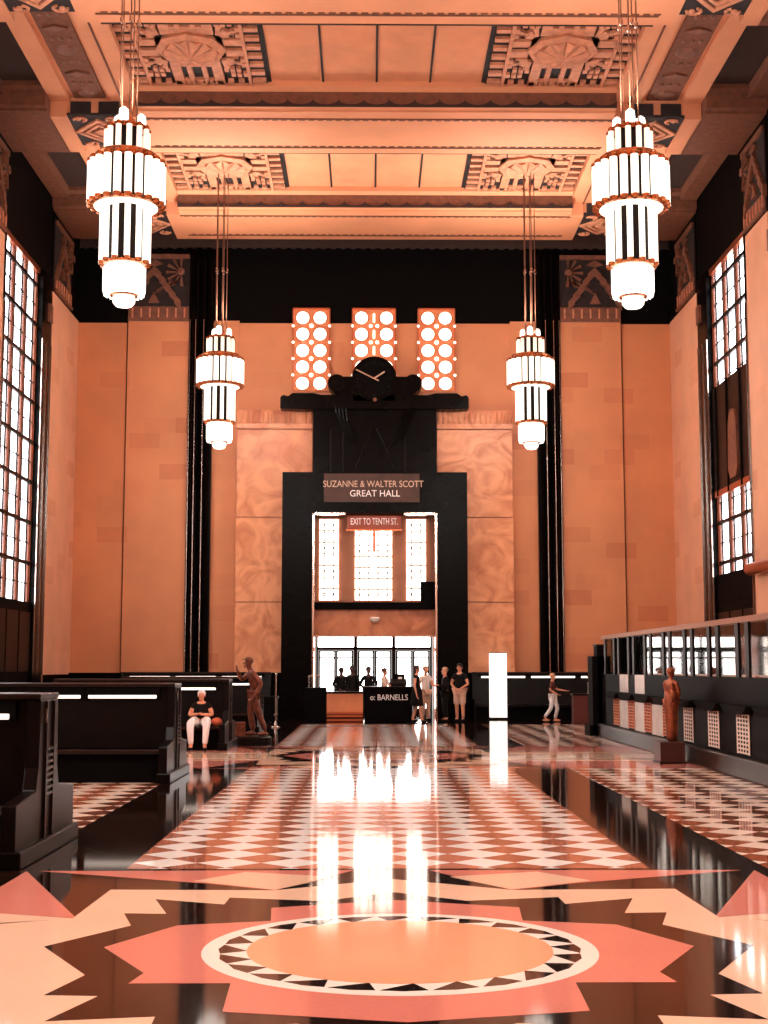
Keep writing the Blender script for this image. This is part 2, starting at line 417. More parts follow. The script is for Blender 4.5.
# pierced round-light windows
def round_window(n, xc, w, colsx, z0=10.79, z1=13.6, centre=False):
    p = empty('window_%d' % n, (xc, YE, z0), kind='structure')
    S(bx('pierced_panel', M_orpanel, p, xc-w/2, xc+w/2, YE-.1, YE, z0, z1))
    f = MB()
    for x in (xc-w/2, xc+w/2): f.box(x-.02, x+.02, YE-.13, YE-.02, z0, z1)
    f.box(xc-w/2, xc+w/2, YE-.13, YE-.02, z1-.02, z1+.03)
    S(f.build('panel_frame', M_copper, p))
    for r in range(5):
        z = z1-.31-r*.56
        for cx in colsx:
            d = S(MB().lathe([(.215, YE-.125), (.2, YE-.15)], (xc+cx, 0, z), 20, 'Y').build('round_light', M_disc, p))
            S(MB().lathe([(.25, YE-.09), (.25, YE-.115), (.22, YE-.12)], (xc+cx, 0, z), 20, 'Y').build('light_rim', M_copper, d))
        if r < 4:
            for cx, rr in ([(-.11, .06), (.11, .06)] if centre else [(0, .07)])+[(-w/2, .045), (w/2, .045)]:
                S(MB().lathe([(rr, YE-.14), (rr*.8, YE-.155)], (xc+cx, 0, z-.2825), 10, 'Y').build('small_light', M_disc, p))
        if centre: S(MB().box(xc-.035, xc+.035, YE-.145, YE-.1, z-.14, z+.14).build('slot_light', M_disc, p))
round_window(1, -2.13, 1.22, (-.29, .29)); round_window(2, -.03, 1.44, (-.42, .42), centre=True); round_window(3, 2.07, 1.22, (-.29, .29))

# ------------------------------------------------------------------ portal
YP = 44.0
pt = empty('trim_7', (0, YP, 0), kind='structure'); tn = 8
b = MB().box(2.0, 3.0, YP, YE+.3, 0, 7.93).mirx(); S(b.build('portal_jamb', M_black, pt))
S(bx('portal_lintel', M_black, pt, -2.0, 2.0, YP, YE, 6.6, 7.93))
S(bx('lintel_panel', mat('bronze_panel', (66, 38, 26), .4, .3, var=.3, scale=2), pt, -1.65, 1.45, YP-.02, YP, 6.95, 7.88))
b = MB().box(1.95, 2.01, YP-.03, YP+.5, 0, 6.6).mirx().box(-2.0, -.95, YP-.03, YP+.3, 6.53, 6.6).box(.95, 2.0, YP-.03, YP+.3, 6.53, 6.6)
S(b.build('opening_trim', M_steel, pt))
S(text('lettering', 'SUZANNE & WALTER SCOTT', .3, (-.05, YP-.03, 7.53), M_letter, pt, width=3.25))
S(text('lettering', 'GREAT HALL', .3, (0, YP-.03, 7.22), M_letterw, pt, width=1.62))
# wall with leaded windows above the doors
YG = 44.75
tw = empty('trim_8', (0, YG, 3.5), kind='structure')
S(bx('transom_wall', mat('brown_plaster', (150, 92, 62), .6, var=.15, scale=1.5), tw, -2.0, 2.0, YG, YG+.2, 3.72, 6.9))
S(bx('transom_ledge', M_blackmatte, tw, -2.0, 2.0, YG-.3, YG+.2, 3.5, 3.72))
S(bx('orange_lintel_band', M_marble2, tw, -2.0, 2.0, YG-.1, YG+.3, 2.62, 3.5))
S(bx('lintel_trim', M_steel, tw, -2.0, 2.0, YG-.13, YG, 2.6, 2.66))
S(bx('intercom_panel', M_blackmatte, tw, 1.5, 1.98, YG-.25, YG, 3.72, 4.4))
def leaded(n, xc, w, z0, z1, ncol):
    p = empty('window_%d' % n, (xc, YG, z0), kind='structure')
    S(bx('window_glass', M_stain, p, xc-w/2, xc+w/2, YG-.05, YG, z0, z1))
    f = MB(); y = YG-.07
    f.box(xc-w/2-.04, xc+w/2+.04, YG-.09, YG-.02, z0-.04, z0).box(xc-w/2-.04, xc+w/2+.04, YG-.09, YG-.02, z1, z1+.03)
    S(f.build('copper_sill', M_copper, p))
    cw = w/ncol; rows = 7; rh = (z1-z0)/rows; b = MB()
    for i in range(ncol):
        c = xc-w/2+(i+.5)*cw
        for r in range(rows):
            zc = z0+(r+.5)*rh; h = rh/2
            b.rod((c, y, zc-h), (c, y, zc+h), .022, 4)
            if r: b.box(c-cw/2, c+cw/2, y-.008, y+.008, zc-h-.022, zc-h+.022)
            if r % 2 == 0:
                for a_, b_ in (((-1, -1), (1, 1)), ((-1, 1), (1, -1))):
                    b.rod((c+a_[0]*cw*.45, y, zc+a_[1]*h*.8), (c+b_[0]*cw*.45, y, zc+b_[1]*h*.8), .02, 4)
            else:
                for k in range(10):
                    a0, a1 = 2*PI*k/10, 2*PI*(k+1)/10
                    b.rod((c+.38*cw*math.cos(a0), y, zc+h*.75*math.sin(a0)), (c+.38*cw*math.cos(a1), y, zc+h*.75*math.sin(a1)), .019, 4)
    for zb in (z0+2*rh, z0+4*rh): b.box(xc-w/2, xc+w/2, y-.02, y+.01, zb-.02, zb+.02)
    S(b.build('leading', mat('lead', (90, 56, 40), .6), p))
    if ncol == 4:
        for k, z in enumerate((z1-.62, z1-.92, z1-1.18, z1-1.42)):
            S(MB().lathe([(.13-.01*k, YG-.12), (.1, YG-.14)], (xc, 0, z-.0), 16, 'Y').build('roundel', M_bulb, p))
leaded(4, -1.5, .62, 3.8, 6.46, 2); leaded(5, -.04, 1.2, 3.8, 6.3, 4); leaded(6, 1.36, .62, 3.8, 6.46, 2)
b = empty('exit_sign', (-.02, YP+.15, 6.05), 'red exit sign with white letters hung in the top of the black portal', 'sign')
bx('sign_panel', M_red, b, -.9, .85, YP+.13, YP+.24, 6.08, 6.52, bevel=.02)
bx('sign_frame', M_copper, b, -.93, .88, YP+.12, YP+.25, 6.03, 6.08); 
text('lettering', 'EXIT TO TENTH ST.', .3, (-.02, YP+.125, 6.32), M_letterw, b, width=1.52)
bx('hanger_bar', M_copper, b, -.06, .02, YP+.2, YP+.3, 5.35, 6.05)
dl = empty('dome_lamp', (-.0, YG-.1, 3.2), 'small pale dome lamp on the orange band above the doors', 'lamp')
MB().lathe([(.14, 3.24), (.16, 3.2), (.13, 3.12), (.06, 3.06)], (0, YG-.28, 0), 14).build('lamp_dome', M_paper, dl, True)
bx('lamp_bracket', M_steel, dl, -.07, .07, YG-.28, YG-.1, 3.22, 3.28)

# vestibule and entrance doors
YD = 47.6
vs = empty('wall_vestibule', (0, YD, 0), kind='structure')
b = MB().box(-2.3, -2.05, YG, YD+.3, 0, 3.6).box(2.05, 2.3, YG, YD+.3, 0, 3.6); S(b.build('vestibule_side', M_marble2, vs))
S(bx('vestibule_ceiling', M_orpanel, vs, -2.3, 2.3, YG+.3, YD+.3, 2.78, 2.95))
bays = [(-1.98, -.68), (-.62, .64), (.70, 1.96)]
for i, (xa, xb) in enumerate(bays):
    p = empty('door_%d' % (i+1), ((xa+xb)/2, YD, 0), kind='structure')
    f = MB().box(xa-.03, xa+.03, YD-.06, YD+.06, 0, 2.75).box(xb-.03, xb+.03, YD-.06, YD+.06, 0, 2.75)
    f.box(xa, xb, YD-.06, YD+.06, 2.68, 2.76).box(xa, xb, YD-.06, YD+.06, 2.22, 2.32)
    S(f.build('door_frame', M_frame, p))
    S(bx('transom_pane', M_day2, p, xa+.03, xb-.03, YD-.01, YD+.01, 2.32, 2.68))
    xm = (xa+xb)/2
    for j, (la, lb) in enumerate(((xa+.05, xm-.01), (xm+.01, xb-.05))):
        f = MB().box(la, la+.06, YD-.04, YD+.04, 0, 2.2).box(lb-.06, lb, YD-.04, YD+.04, 0, 2.2)
        for z0, z1 in ((0, .22), (1.92, 1.98), (2.15, 2.2)): f.box(la+.06, lb-.06, YD-.04, YD+.04, z0, z1)
        lf = S(f.build('door_leaf', M_frame, p))
        S(bx('door_pane', M_day2, lf, la+.06, lb-.06, YD-.01, YD+.01, .22, 1.92)); S(bx('upper_pane', M_day2, lf, la+.06, lb-.06, YD-.01, YD+.01, 1.98, 2.15))
        hx = lb-.1 if j == 0 else la+.1
        S(MB().rod((hx, YD-.1, .9), (hx, YD-.1, 1.25), .012).rod((hx, YD-.1, .92), (hx, YD-.02, .92), .01).rod((hx, YD-.1, 1.23), (hx, YD-.02, 1.23), .01).build('door_handle', M_steel, lf))

# ------------------------------------------------------------------ clock monument over the portal
ck = empty('wall_clock', (0, YP+.1, 7.93), 'tall black stepped clock monument with scrolled shoulders above the portal', 'clock')
b = MB().box(-2.02, 2.02, YP+.2, YE-.15, 7.93, 10.08); b.build('clock_body', M_black, ck)
prof = [(-3.1, 10.05), (-2.6, 10.02), (2.6, 10.02), (3.08, 10.05), (3.08, 10.42), (3.0, 10.5), (2.85, 10.45), (2.7, 10.56), (2.0, 10.56), (1.75, 10.5), (-1.75, 10.5), (-2.0, 10.56), (-2.7, 10.56), (-2.85, 10.45), (-3.0, 10.5), (-3.1, 10.42)]
MB().prism(prof, 'Y', YP+.05, YE-.15).build('scrolled_arm', M_black, ck, bevel=.02)
b = MB().box(-1.25, 1.25, YP+.12, YE-.2, 10.4, 11.12).box(-.70, .66, YP+.05, YE-.2, 10.3, 11.1)
for s_ in (-1, 1):
    b.lathe([(.3, YP+.02), (.3, YE-.2)], (s_*1.25, 0, 10.88), 16, 'Y').lathe([(.14, YP-.03), (.14, YP+.1)], (s_*1.4, 0, 10.86), 12, 'Y')
b.build('clock_shoulder', M_black, ck)
for s_ in (-1, 1):
    b = MB()
    for k in range(4):
        x = s_*(1.35-k*.12); pts = [(x, YP+.1, 10.45-k*.05), (x+s_*-.1, YP+.08, 9.9-k*.1), (x+s_*-.42, YP+.1, 9.1-k*.1)]
        b.path(pts, .045)
    b.build('drapery_fold', M_black, ck)
for x in (-1.45, -1.05, 1.0): bx('nickel_fillet', M_frame, ck, x-.02, x+.02, YP+.15, YP+.2, 7.95, 9.35 if x > 0 or x < -1.2 else 9.3)
MB().lathe([(.74, YP+.0), (.78, YE-.2)], (-.02, 0, 11.03), 32, 'Y').build('clock_case', M_black, ck)
cf = MB().lathe([(.62, YP-.02), (.62, YP+.0)], (-.02, 0, 11.03), 32, 'Y').build('clock_face', M_blackmatte, ck)
for k in range(12):
    a = 2*PI*k/12; x, z = -.02+.54*math.cos(a), 11.03+.54*math.sin(a)
    bx('hour_mark', M_frame, cf, x-.025, x+.025, YP-.035, YP-.02, z-.025, z+.025)
MB().rod((-.62, YP-.05, 11.32), (.12, YP-.05, 10.95), .022).build('minute_hand', M_letter, cf)
MB().rod((.32, YP-.055, 11.25), (-.02, YP-.055, 11.03), .026).build('hour_hand', M_letter, cf)
MB().lathe([(.07, YP-.02), (.05, YP-.06)], (0, 0, 10.32), 10, 'Y').build('pendant_boss', M_capital, ck)
b = MB()
for s_ in (-1, 1): b.path([(s_*.05, YP+.17, 9.4), (s_*.3, YP+.15, 8.9), (s_*.62, YP+.17, 8.1)], .02)
b.build('gable_moulding', M_frame, ck)

# ------------------------------------------------------------------ side walls with window bays
def side(s_):
    nm = 'left' if s_ < 0 else 'right'
    wl = empty('wall_'+nm, (s_*W, 20, 0), kind='structure')
    def sb(name, m, a, b_, y0, y1, z0, z1, par=wl, bevel=0):
        x0, x1 = sorted((s_*a, s_*b_)); return S(bx(name, m, par, x0, x1, y0, y1, z0, z1, bevel=bevel))
    piers = [(41.25, YE)]+[(WB[k+1]+2.7, WB[k]-2.95) for k in range(5)]
    piers = [(41.25, YE)]+[(c-2.95-2.05, c-2.95) for c in WB]
    for y0, y1 in piers: sb('travertine_pier', M_wallY, W, W+.9, y0, y1, 0, 13.16); sb('pier_head', M_blackmatte, W+.02, W+.9, y0, y1, 13.16, ZC)
    sb('wainscot', M_black, W-.04, W, 41.25, YE, 0, 1.4)
    for c in WB: sb('lintel_band', M_blackmatte, W+.06, W+.9, c-2.95, c+2.65, 13.5, ZC)
    return wl
wn = [7]
def bay(s_, c, spandrel):
    n = wn[0]; wn[0] += 1
    y0, y1 = c-2.95, c+2.65
    p = empty('window_%d' % n, (s_*(W+.5), c, 0), kind='structure')
    def sb(name, m, a, b_, ya, yb, z0, z1, par=p):
        x0, x1 = sorted((s_*a, s_*b_)); return S(bx(name, m, par, x0, x1, ya, yb, z0, z1))
    G = W+.23
    sb('jamb', M_black, W+.02, G+.2, y0, y0+.3, 0, 13.5); sb('jamb', M_black, W+.02, G+.2, y1-1.2, y1, 0, 13.5)
    for ya in (y0+.02, y0+.24, y1-1.18, y1-.62, y1-.04): sb('nickel_fillet', M_steel, W-.01, W+.03, ya, ya+.025, 1.4, 11.4)
    for ya in (y0+.3, y1-1.28): sb('inner_fillet', M_copper, G-.07, G-.03, ya, ya+.05, 3.4, 12.6)
    sb('lower_panel', M_blackmatte, G-.1, G+.2, y0+.3, y1-1.2, 0, 3.5)
    for k in range(3): 
        a = y0+.4+k*1.35; sb('raised_panel', M_frame, G-.14, G-.1, a, a+1.2, 1.5, 3.2)
    lit = [(3.5, 13.35)] if not spandrel else [(4.3, 6.6), (9.85, 13.35)]
    if spandrel:
        sb('spandrel', M_frame, G-.12, G+.2, y0+.3, y1-1.2, 6.6, 9.85); sb('spandrel', M_blackmatte, G-.12, G+.2, y0+.3, y1-1.2, 3.5, 4.3)
        x0, x1 = sorted((s_*(G-.12), s_*(G-.2)))
        b = MB(); cy = c-.9
        b.prism([(cy+.42*math.cos(a), 8.3+.55*math.sin(a)) for a in [PI*k/12 for k in range(13)]]+[(cy-.5, 7.2), (cy-.3, 6.9), (cy+.3, 6.9), (cy+.5, 7.2)], 'X', x0, x1)
        S(b.build('arched_emblem', M_capital, p))
        for cc in (c-1.6, c-.2, c+1.0): sb('panel_stile', M_blackmatte, G-.16, G-.12, cc-.06, cc+.06, 6.6, 9.85)
    for z0, z1 in lit:
        sb('window_pane', M_daylight, G, G+.04, y0+.32, y1-1.25, z0, z1)
        # mullions: three lights, each narrow-wide-narrow
        ya, yb = y0+.36, y1-1.28; L3 = (yb-ya)/3
        b = MB(); t = MB()
        for k in range(4):
            y = ya+k*L3; t.box(*sorted((s_*(G-.05), s_*G)), y-.1, y+.1, z0, z1)
        for k in range(3):
            for q in (.2, .8): 
                y = ya+(k+q)*L3; b.box(*sorted((s_*(G-.03), s_*G)), y-.045, y+.045, z0, z1)
        z = z1-.0; k = 0
        zt = [z1-.0] ; zz = 3.45
        zs = [3.45+1.19*i for i in range(9)]
        for zz in zs:
            if z0-.01 <= zz <= z1: b.box(*sorted((s_*(G-.07), s_*G)), ya, yb, zz-.055, zz+.055)
            if z0 < zz+.6 < z1-.1: b.box(*sorted((s_*(G-.03), s_*G)), ya, yb, zz+.575, zz+.61)
        S(t.build('copper_mullion', M_mull, p)); S(b.build('glazing_bar', M_frame, p))
        sb('head_rail', M_copper, G-.14, G, ya, yb, z1-.02, z1+.16)
    sb('head_panel', M_blackmatte, G-.1, G+.2, y0+.3, y1-1.2, 13.5, 13.6)
    sb('fillet_cap', M_capital, W-.05, W+.1, y1-.5, y1-.1, 12.1, 12.65)
for s_ in (-1, 1):
    side(s_)
    for i, c in enumerate(WB[:5]): bay(s_, c, s_ > 0)
tn = 9
for s_ in (-1, 1):
    for y0, wd in ((41.3, 2.35), (33.62, 2.0), (26.02, 2.0)):
        p = empty('trim_%d' % tn, (s_*W, y0, 13.2), kind='structure'); tn += 1
        # local u -> +Y or mirrored, depth -> towards room
        if s_ < 0: M4 = Matrix.Translation((-W+.02, y0, 13.2)) @ Matrix(((0, -1, 0, 0), (1, 0, 0, 0), (0, 0, 1, 0), (0, 0, 0, 1)))
        else: M4 = Matrix.Translation((W-.02, y0, 13.2)) @ Matrix(((0, 1, 0, 0), (1, 0, 0, 0), (0, 0, 1, 0), (0, 0, 0, 1)))
        capital('capital', wd, 2.25, p, M4)
tr = empty('wall_rail', (W-.1, 35.0, 4.15), 'copper tube rail fixed to the right travertine pier above the counter', 'rail')
MB().rod((W-.22, 30.2, 4.15), (W-.22, 35.4, 4.15), .16, 16).build('tube', M_copper, tr, True)
MB().rod((W-.22, 34.6, 4.15), (W+.02, 34.6, 4.15), .05).build('bracket', M_copper, tr)
MB().rod((W-.22, 31.0, 4.15), (W-.02, 31.0, 4.15), .05).build('bracket', M_copper, tr)

# ------------------------------------------------------------------ ceiling
ceil = S(bx('ceiling', M_ceil, None, -W-.9, W+.9, Y0, YE+.4, ZC, ZC+.4))
XB0, XB1 = 6.1, 8.38
ZT = 15.66; ZL = 16.08
def beam_profile(yc):
    h = []
    pr_ = [(1.4, ZT), (1.4, ZT+.05), (1.55, ZT+.08), (1.55, ZT+.46), (1.62, ZT+.5), (1.7, ZT+.54), (1.7, ZC+.02)]
    return [(yc+a, z) for a, z in pr_]+[(yc-a, z) for a, z in pr_[::-1]]
for yc in BEAMS:
    S(MB().prism(beam_profile(yc), 'X', -XB0, XB0).build('cross_beam', M_ceil, ceil))
    b = MB()
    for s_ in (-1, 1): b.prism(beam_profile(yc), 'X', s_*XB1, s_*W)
    S(b.build('side_beam', M_ceildk, ceil))  # brown instead of salmon paints the dimmer light of the side bays
    for sy in (-1, 1):
        b = MB().box(-XB0, XB0, *sorted((yc+sy*1.55, yc+sy*1.565)), ZT+.09, ZT+.46)
        for s_ in (-1, 1): b.box(*sorted((s_*XB1, s_*W)), *sorted((yc+sy*1.55, yc+sy*1.565)), ZT+.09, ZT+.46)
        S(b.build('frieze_ground', M_ceildk, ceil))
        # scallops hanging on the frieze
        b = MB(); n = 19; w_ = 2*XB0/n
        for k in range(n):
            x = -XB0+(k+.5)*w_
            pts = [(x-w_/2, ZT+.06)]+[(x-w_/2*math.cos(PI*j/10), ZT+.27-.15*math.sin(PI*j/10)) for j in range(11)]+[(x+w_/2, ZT+.06)]
            b.prism(pts, 'Y', *sorted((yc+sy*1.565, yc+sy*1.60)))
        S(b.build('scallop_band', M_ceilvdk, ceil))
        b = MB()
        for k in range(52):
            x = -XB0+.12+k*.2345; b.box(x, x+.15, yc+sy*.9-.025, yc+sy*.9+.025, ZT-.02, ZT+.02)
        b.box(-XB0, XB0, yc+sy*.97-.02, yc+sy*.97+.02, ZT-.03, ZT+.02)
        S(b.build('bead_moulding', M_ceildk, ceil))
for s_ in (-1, 1):
    def sb(name, m, a, b_, y0, y1, z0, z1): return S(bx(name, m, ceil, *sorted((s_*a, s_*b_)), y0, y1, z0, z1))
    sb('long_beam', M_ceil, XB0, XB0+.72, Y0, 43.4, ZL, ZC+.02)
    sb('long_beam', M_ceil, XB1-.5, XB1, Y0, 43.4, ZL, ZC+.02)
    sb('long_beam', M_ceil, XB0+.2, XB1-.1, Y0, 43.4, ZL+.12, ZC+.02)
    b = MB().box(*sorted((s_*(XB0+.40), s_*(XB0+.44))), Y0, 43.4, ZL-.035, ZL+.01)
    S(b.build('bead_moulding', M_ceildk, ceil))
    sb('wall_cornice', M_ceildk, W-.5, W, Y0, YE, ZC-.35, ZC+.02)  # brown puts the side bays' shade into the colour
    for i, yc in enumerate(BEAMS):
        ya, yb = yc-BAY+1.05, yc-1.05
        # carved strip between crossings
        if i < 4:
            sb('strip_ground', M_ceildk, XB0+.86, XB1-.62, ya, yb, ZL+.07, ZL+.13)
            b = MB(); xm = s_*(XB0+.86+XB1-.62)/2; n = 9
            for k in range(n):
                y = ya+.35+k*(yb-ya-.7)/(n-1)
                if k % 4 == 0: b.lathe([(.08, ZL+.0), (.22, ZL+.03), (.3, ZL+.09)], (xm, y, 0), 10)
                elif k % 2 == 0: b.prism([(xm-.3, y), (xm, y+.14), (xm+.3, y), (xm, y-.14)], 'Z', ZL+.01, ZL+.09)
                else:
                    for dx in (-.2, 0, .2): b.ball((xm+dx, y, ZL+.07), .07, 1, 1.4, .6, 8, 5)
            S(b.build('carved_strip', M_capital, ceil))
        # crossing block with diamond
        b = MB()
        b.box(*sorted((s_*XB0, s_*(XB0+.42))), yc-1.03, yc+1.4, ZT, ZC).box(*sorted((s_*(XB1-.42), s_*(XB1+.03))), yc-1.03, yc+1.4, ZT, ZC)
        b.box(*sorted((s_*(XB0+.42), s_*(XB1-.42))), yc-1.0, yc+1.0, ZT+.1, ZC)
        S(b.build('crossing_block', M_ceil, ceil))
        if i < 4:
            xm = s_*(XB0+XB1)/2
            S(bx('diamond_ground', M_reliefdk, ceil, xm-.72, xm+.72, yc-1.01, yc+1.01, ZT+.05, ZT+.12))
            b = MB()
            for w0, w1, zz in ((.7, .56, 0), (.46, .34, .0), (.2, .0, -.01)):
                for k in range(4):
                    a0, a1 = k*PI/2, (k+1)*PI/2
                    P = lambda r, a: (xm+r*math.cos(a), yc+r*1.15*math.sin(a))
                    if w1: b.prism([P(w0, a0), P(w0, a1), P(w1, a1), P(w1, a0)], 'Z', ZT-.01+zz, ZT+.06)
                if not w1: b.prism([P(w0, k*PI/2) for k in range(4)], 'Z', ZT-.02, ZT+.06)
            for sx in (-1, 1):
                for sy in (-1, 1):
                    pts = [(xm+sx*(.42+.16*math.cos(t)), yc+sy*(.8+.13*math.sin(t)), ZT+.02) for t in [j*PI/5 for j in range(8)]]
                    b.path(pts, .035, 6)
                    b.ball((xm+sx*.46, yc+sy*.82, ZT+.03), .08, 1, 1, .6, 8, 5)
            S(b.build('diamond_relief', M_relief, ceil))
            b = MB()
            for dx in (-.36, .36): b.box(xm+dx-.26, xm+dx+.26, yc-1.06, yc-1.0, ZT+.06, ZL-.02)
            S(b.build('block_inset', M_reliefdk, ceil))
# coffers
def ornament(xc, y0, y1):
    w = 3.36; x0, x1 = xc-w/2, xc+w/2; yc = (y0+y1)/2; L = y1-y0; z = ZC
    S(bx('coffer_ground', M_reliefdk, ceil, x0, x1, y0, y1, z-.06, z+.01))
    b = MB(); zz = z-.14
    for a in (0, 1):
        for k in range(9):   # comb teeth on the outer edges
            y = y0+.25+k*(L-.5)/8
            xa, xb = (x0+.03, x0+.36) if a == 0 else (x1-.36, x1-.03)
            b.box(xa, xb, y-.09, y+.09, zz, z-.05)
    for x in (x0+.42, x1-.42): b.box(x-.04, x+.04, y0, y1, zz, z-.05)
    for y in (y0+.18, y1-.18):
        for k in range(9): b.box(x0+.56+k*.26, x0+.70+k*.26, y-.1, y+.1, zz, z-.05)
    # cross arms with slots
    for s_ in (-1, 1):
        for sl in (-.3, .3): b.box(xc+sl-.2, xc+sl+.2, *sorted((yc+s_*.75, yc+s_*(L/2-.05))), zz, z-.05) if False else None
        b.box(xc-.62, xc-.38, *sorted((yc+s_*.7, yc+s_*(L/2-.05))), zz, z-.05); b.box(xc+.38, xc+.62, *sorted((yc+s_*.7, yc+s_*(L/2-.05))), zz, z-.05)
        b.box(xc-.24, xc-.12, *sorted((yc+s_*.7, yc+s_*(L/2-.05))), zz, z-.05); b.box(xc+.12, xc+.24, *sorted((yc+s_*.7, yc+s_*(L/2-.05))), zz, z-.05)
        b.box(xc-.62, xc+.62, *sorted((yc+s_*.7, yc+s_*1.05)), zz+.02, z-.05); b.box(xc-.62, xc+.62, *sorted((yc+s_*1.75, yc+s_*1.85)), zz+.02, z-.05)
        b.box(*sorted((xc+s_*.65, xc+s_*1.24)), yc-.42, yc-.12, zz, z-.05); b.box(*sorted((xc+s_*.65, xc+s_*1.24)), yc+.12, yc+.42, zz, z-.05)
        b.box(*sorted((xc+s_*.65, xc+s_*.8)), yc-.42, yc+.42, zz, z-.05)
        for t_ in (-1, 1):
            # quarter fan and foliage blocks
            cx, cy = xc+s_*.66, yc+t_*.55
            for k in range(4):
                a = (k+.5)*PI/8; r0, r1 = .12, .42+.14*(k % 2)
                c_, sn = math.cos(a), math.sin(a); px, py = -sn*.035, c_*.035
                b.prism([(cx+s_*(r0*c_-px), cy+t_*(r0*sn-py)), (cx+s_*(r1*c_-px*2), cy+t_*(r1*sn-py*2)), (cx+s_*(r1*c_+px*2), cy+t_*(r1*sn+py*2)), (cx+s_*(r0*c_+px), cy+t_*(r0*sn+py))], 'Z', zz, z-.05)
            for q in range(4):
                for r in range(4):
                    if (q+r*3) % 4 == 1: continue
                    ux, uy = xc+s_*(.72+q*.15), yc+t_*(.66+r*.27)
                    if abs(uy-yc) < L/2-.3 and (q > 1 or r > 1):
                        b.box(ux-.05, ux+.055, uy-.09, uy+.1, zz-.01*((q+r) % 2), z-.05)
    S(b.build('coffer_relief', M_relief, ceil))
    # octagonal boss with radiating facets
    b = MB().lathe([(.82, z-.1), (.84, z-.2), (.7, z-.26), (.62, z-.24)], (xc, yc, 0), 8)
    for k in range(10):
        a = 2*PI*k/10; c_, sn = math.cos(a), math.sin(a); pc, ps = -sn, c_
        v = [b.bm.verts.new(q) for q in ((xc, yc, z-.42), (xc+.62*math.cos(a-.27), yc+.62*math.sin(a-.27), z-.24), (xc+.62*c_, yc+.62*sn, z-.33), (xc+.62*math.cos(a+.27), yc+.62*math.sin(a+.27), z-.24))]
        b.bm.faces.new((v[0], v[1], v[2])); b.bm.faces.new((v[0], v[2], v[3])); b.bm.faces.new((v[1], v[3], v[2])); b.bm.faces.new((v[0], v[3], v[1]))
    S(b.build('coffer_boss', M_relief, ceil))
for i, yc in enumerate(BEAMS[:-1]):
    y0, y1 = yc-BAY+1.7, yc-1.7
    for xc in (-4.42, 4.42):
        if i < 5: ornament(xc, y0, y1)
    b = MB()
    for x in (-2.7, -1.35, 0, 1.35, 2.7): b.box(x-(.05 if abs(x) > 2 else .025), x+(.05 if abs(x) > 2 else .025), y0, y1, ZC-.03, ZC+.01)
    S(b.build('panel_joint', M_reliefdk, ceil))
    for k in range(4):
        x = -2.025+k*1.35
        m = MB(); 
        m.bm.faces.new([m.bm.verts.new(p) for p in ((x-.6, y0+.06, ZC-.005), (x+.6, y0+.06, ZC-.005), (x, (y0+y1)/2, ZC-.05))])
        m.bm.faces.new([m.bm.verts.new(p) for p in ((x-.6, y1-.06, ZC-.005), (x+.6, y1-.06, ZC-.005), (x, (y0+y1)/2, ZC-.05))])
        m.bm.faces.new([m.bm.verts.new(p) for p in ((x-.6, y0+.06, ZC-.005), (x-.6, y1-.06, ZC-.005), (x, (y0+y1)/2, ZC-.05))])
        m.bm.faces.new([m.bm.verts.new(p) for p in ((x+.6, y0+.06, ZC-.005), (x+.6, y1-.06, ZC-.005), (x, (y0+y1)/2, ZC-.05))])
        m.bm.faces.new([m.bm.verts.new(p) for p in ((x-.6, y0+.06, ZC-.004), (x+.6, y0+.06, ZC-.004), (x+.6, y1-.06, ZC-.004), (x-.6, y1-.06, ZC-.004))])
        S(m.build('ceiling_panel', M_ceilpanel, ceil))
    for s_ in (-1, 1):
        S(bx('side_panel', M_ceilvdk, ceil, *sorted((s_*(XB1+.02), s_*(W-.5))), y0, y1, ZC-.02, ZC+.01))  # deep brown paints the falloff of light beyond the long beams

# ------------------------------------------------------------------ chandeliers
def tier(name, parent, r, z0, z1, n, tr, core, capr=None, cap=M_brass, tubem=M_tube):
    t = MB().lathe([(r-core, z0+.02), (r-core, z1-.02)], (0, 0, 0), 24).build(name, M_core, parent)
    for k in range(n):
        a = 2*PI*(k+.5)/n; x, y = r*math.cos(a), r*math.sin(a)
        tb = MB().lathe([(tr*.75, z0+.03), (tr, z0+.05), (tr, z1-.05), (tr*.75, z1-.03)], (x, y, 0), 8).build('glass_tube', tubem, t, True)
    for nm, pr_ in (('lower_cap_ring', [(tr*.7, z0-.03), (tr*1.1, z0), (tr*1.1, z0+.05)]), ('upper_cap_ring', [(tr*1.1, z1-.05), (tr*1.1, z1), (tr*.6, z1+.03)])):
        b = MB()
        for k in range(n):
            a = 2*PI*(k+.5)/n; b.lathe(pr_, (r*math.cos(a), r*math.sin(a), 0), 8)
        zz = pr_[1][1]; b.lathe([(r-.03, zz-.02), (r+.0, zz-.02), (r+.0, zz+.02), (r-.03, zz+.02)], (0, 0, 0), 24)
        b.build(nm, cap, t)
    return t
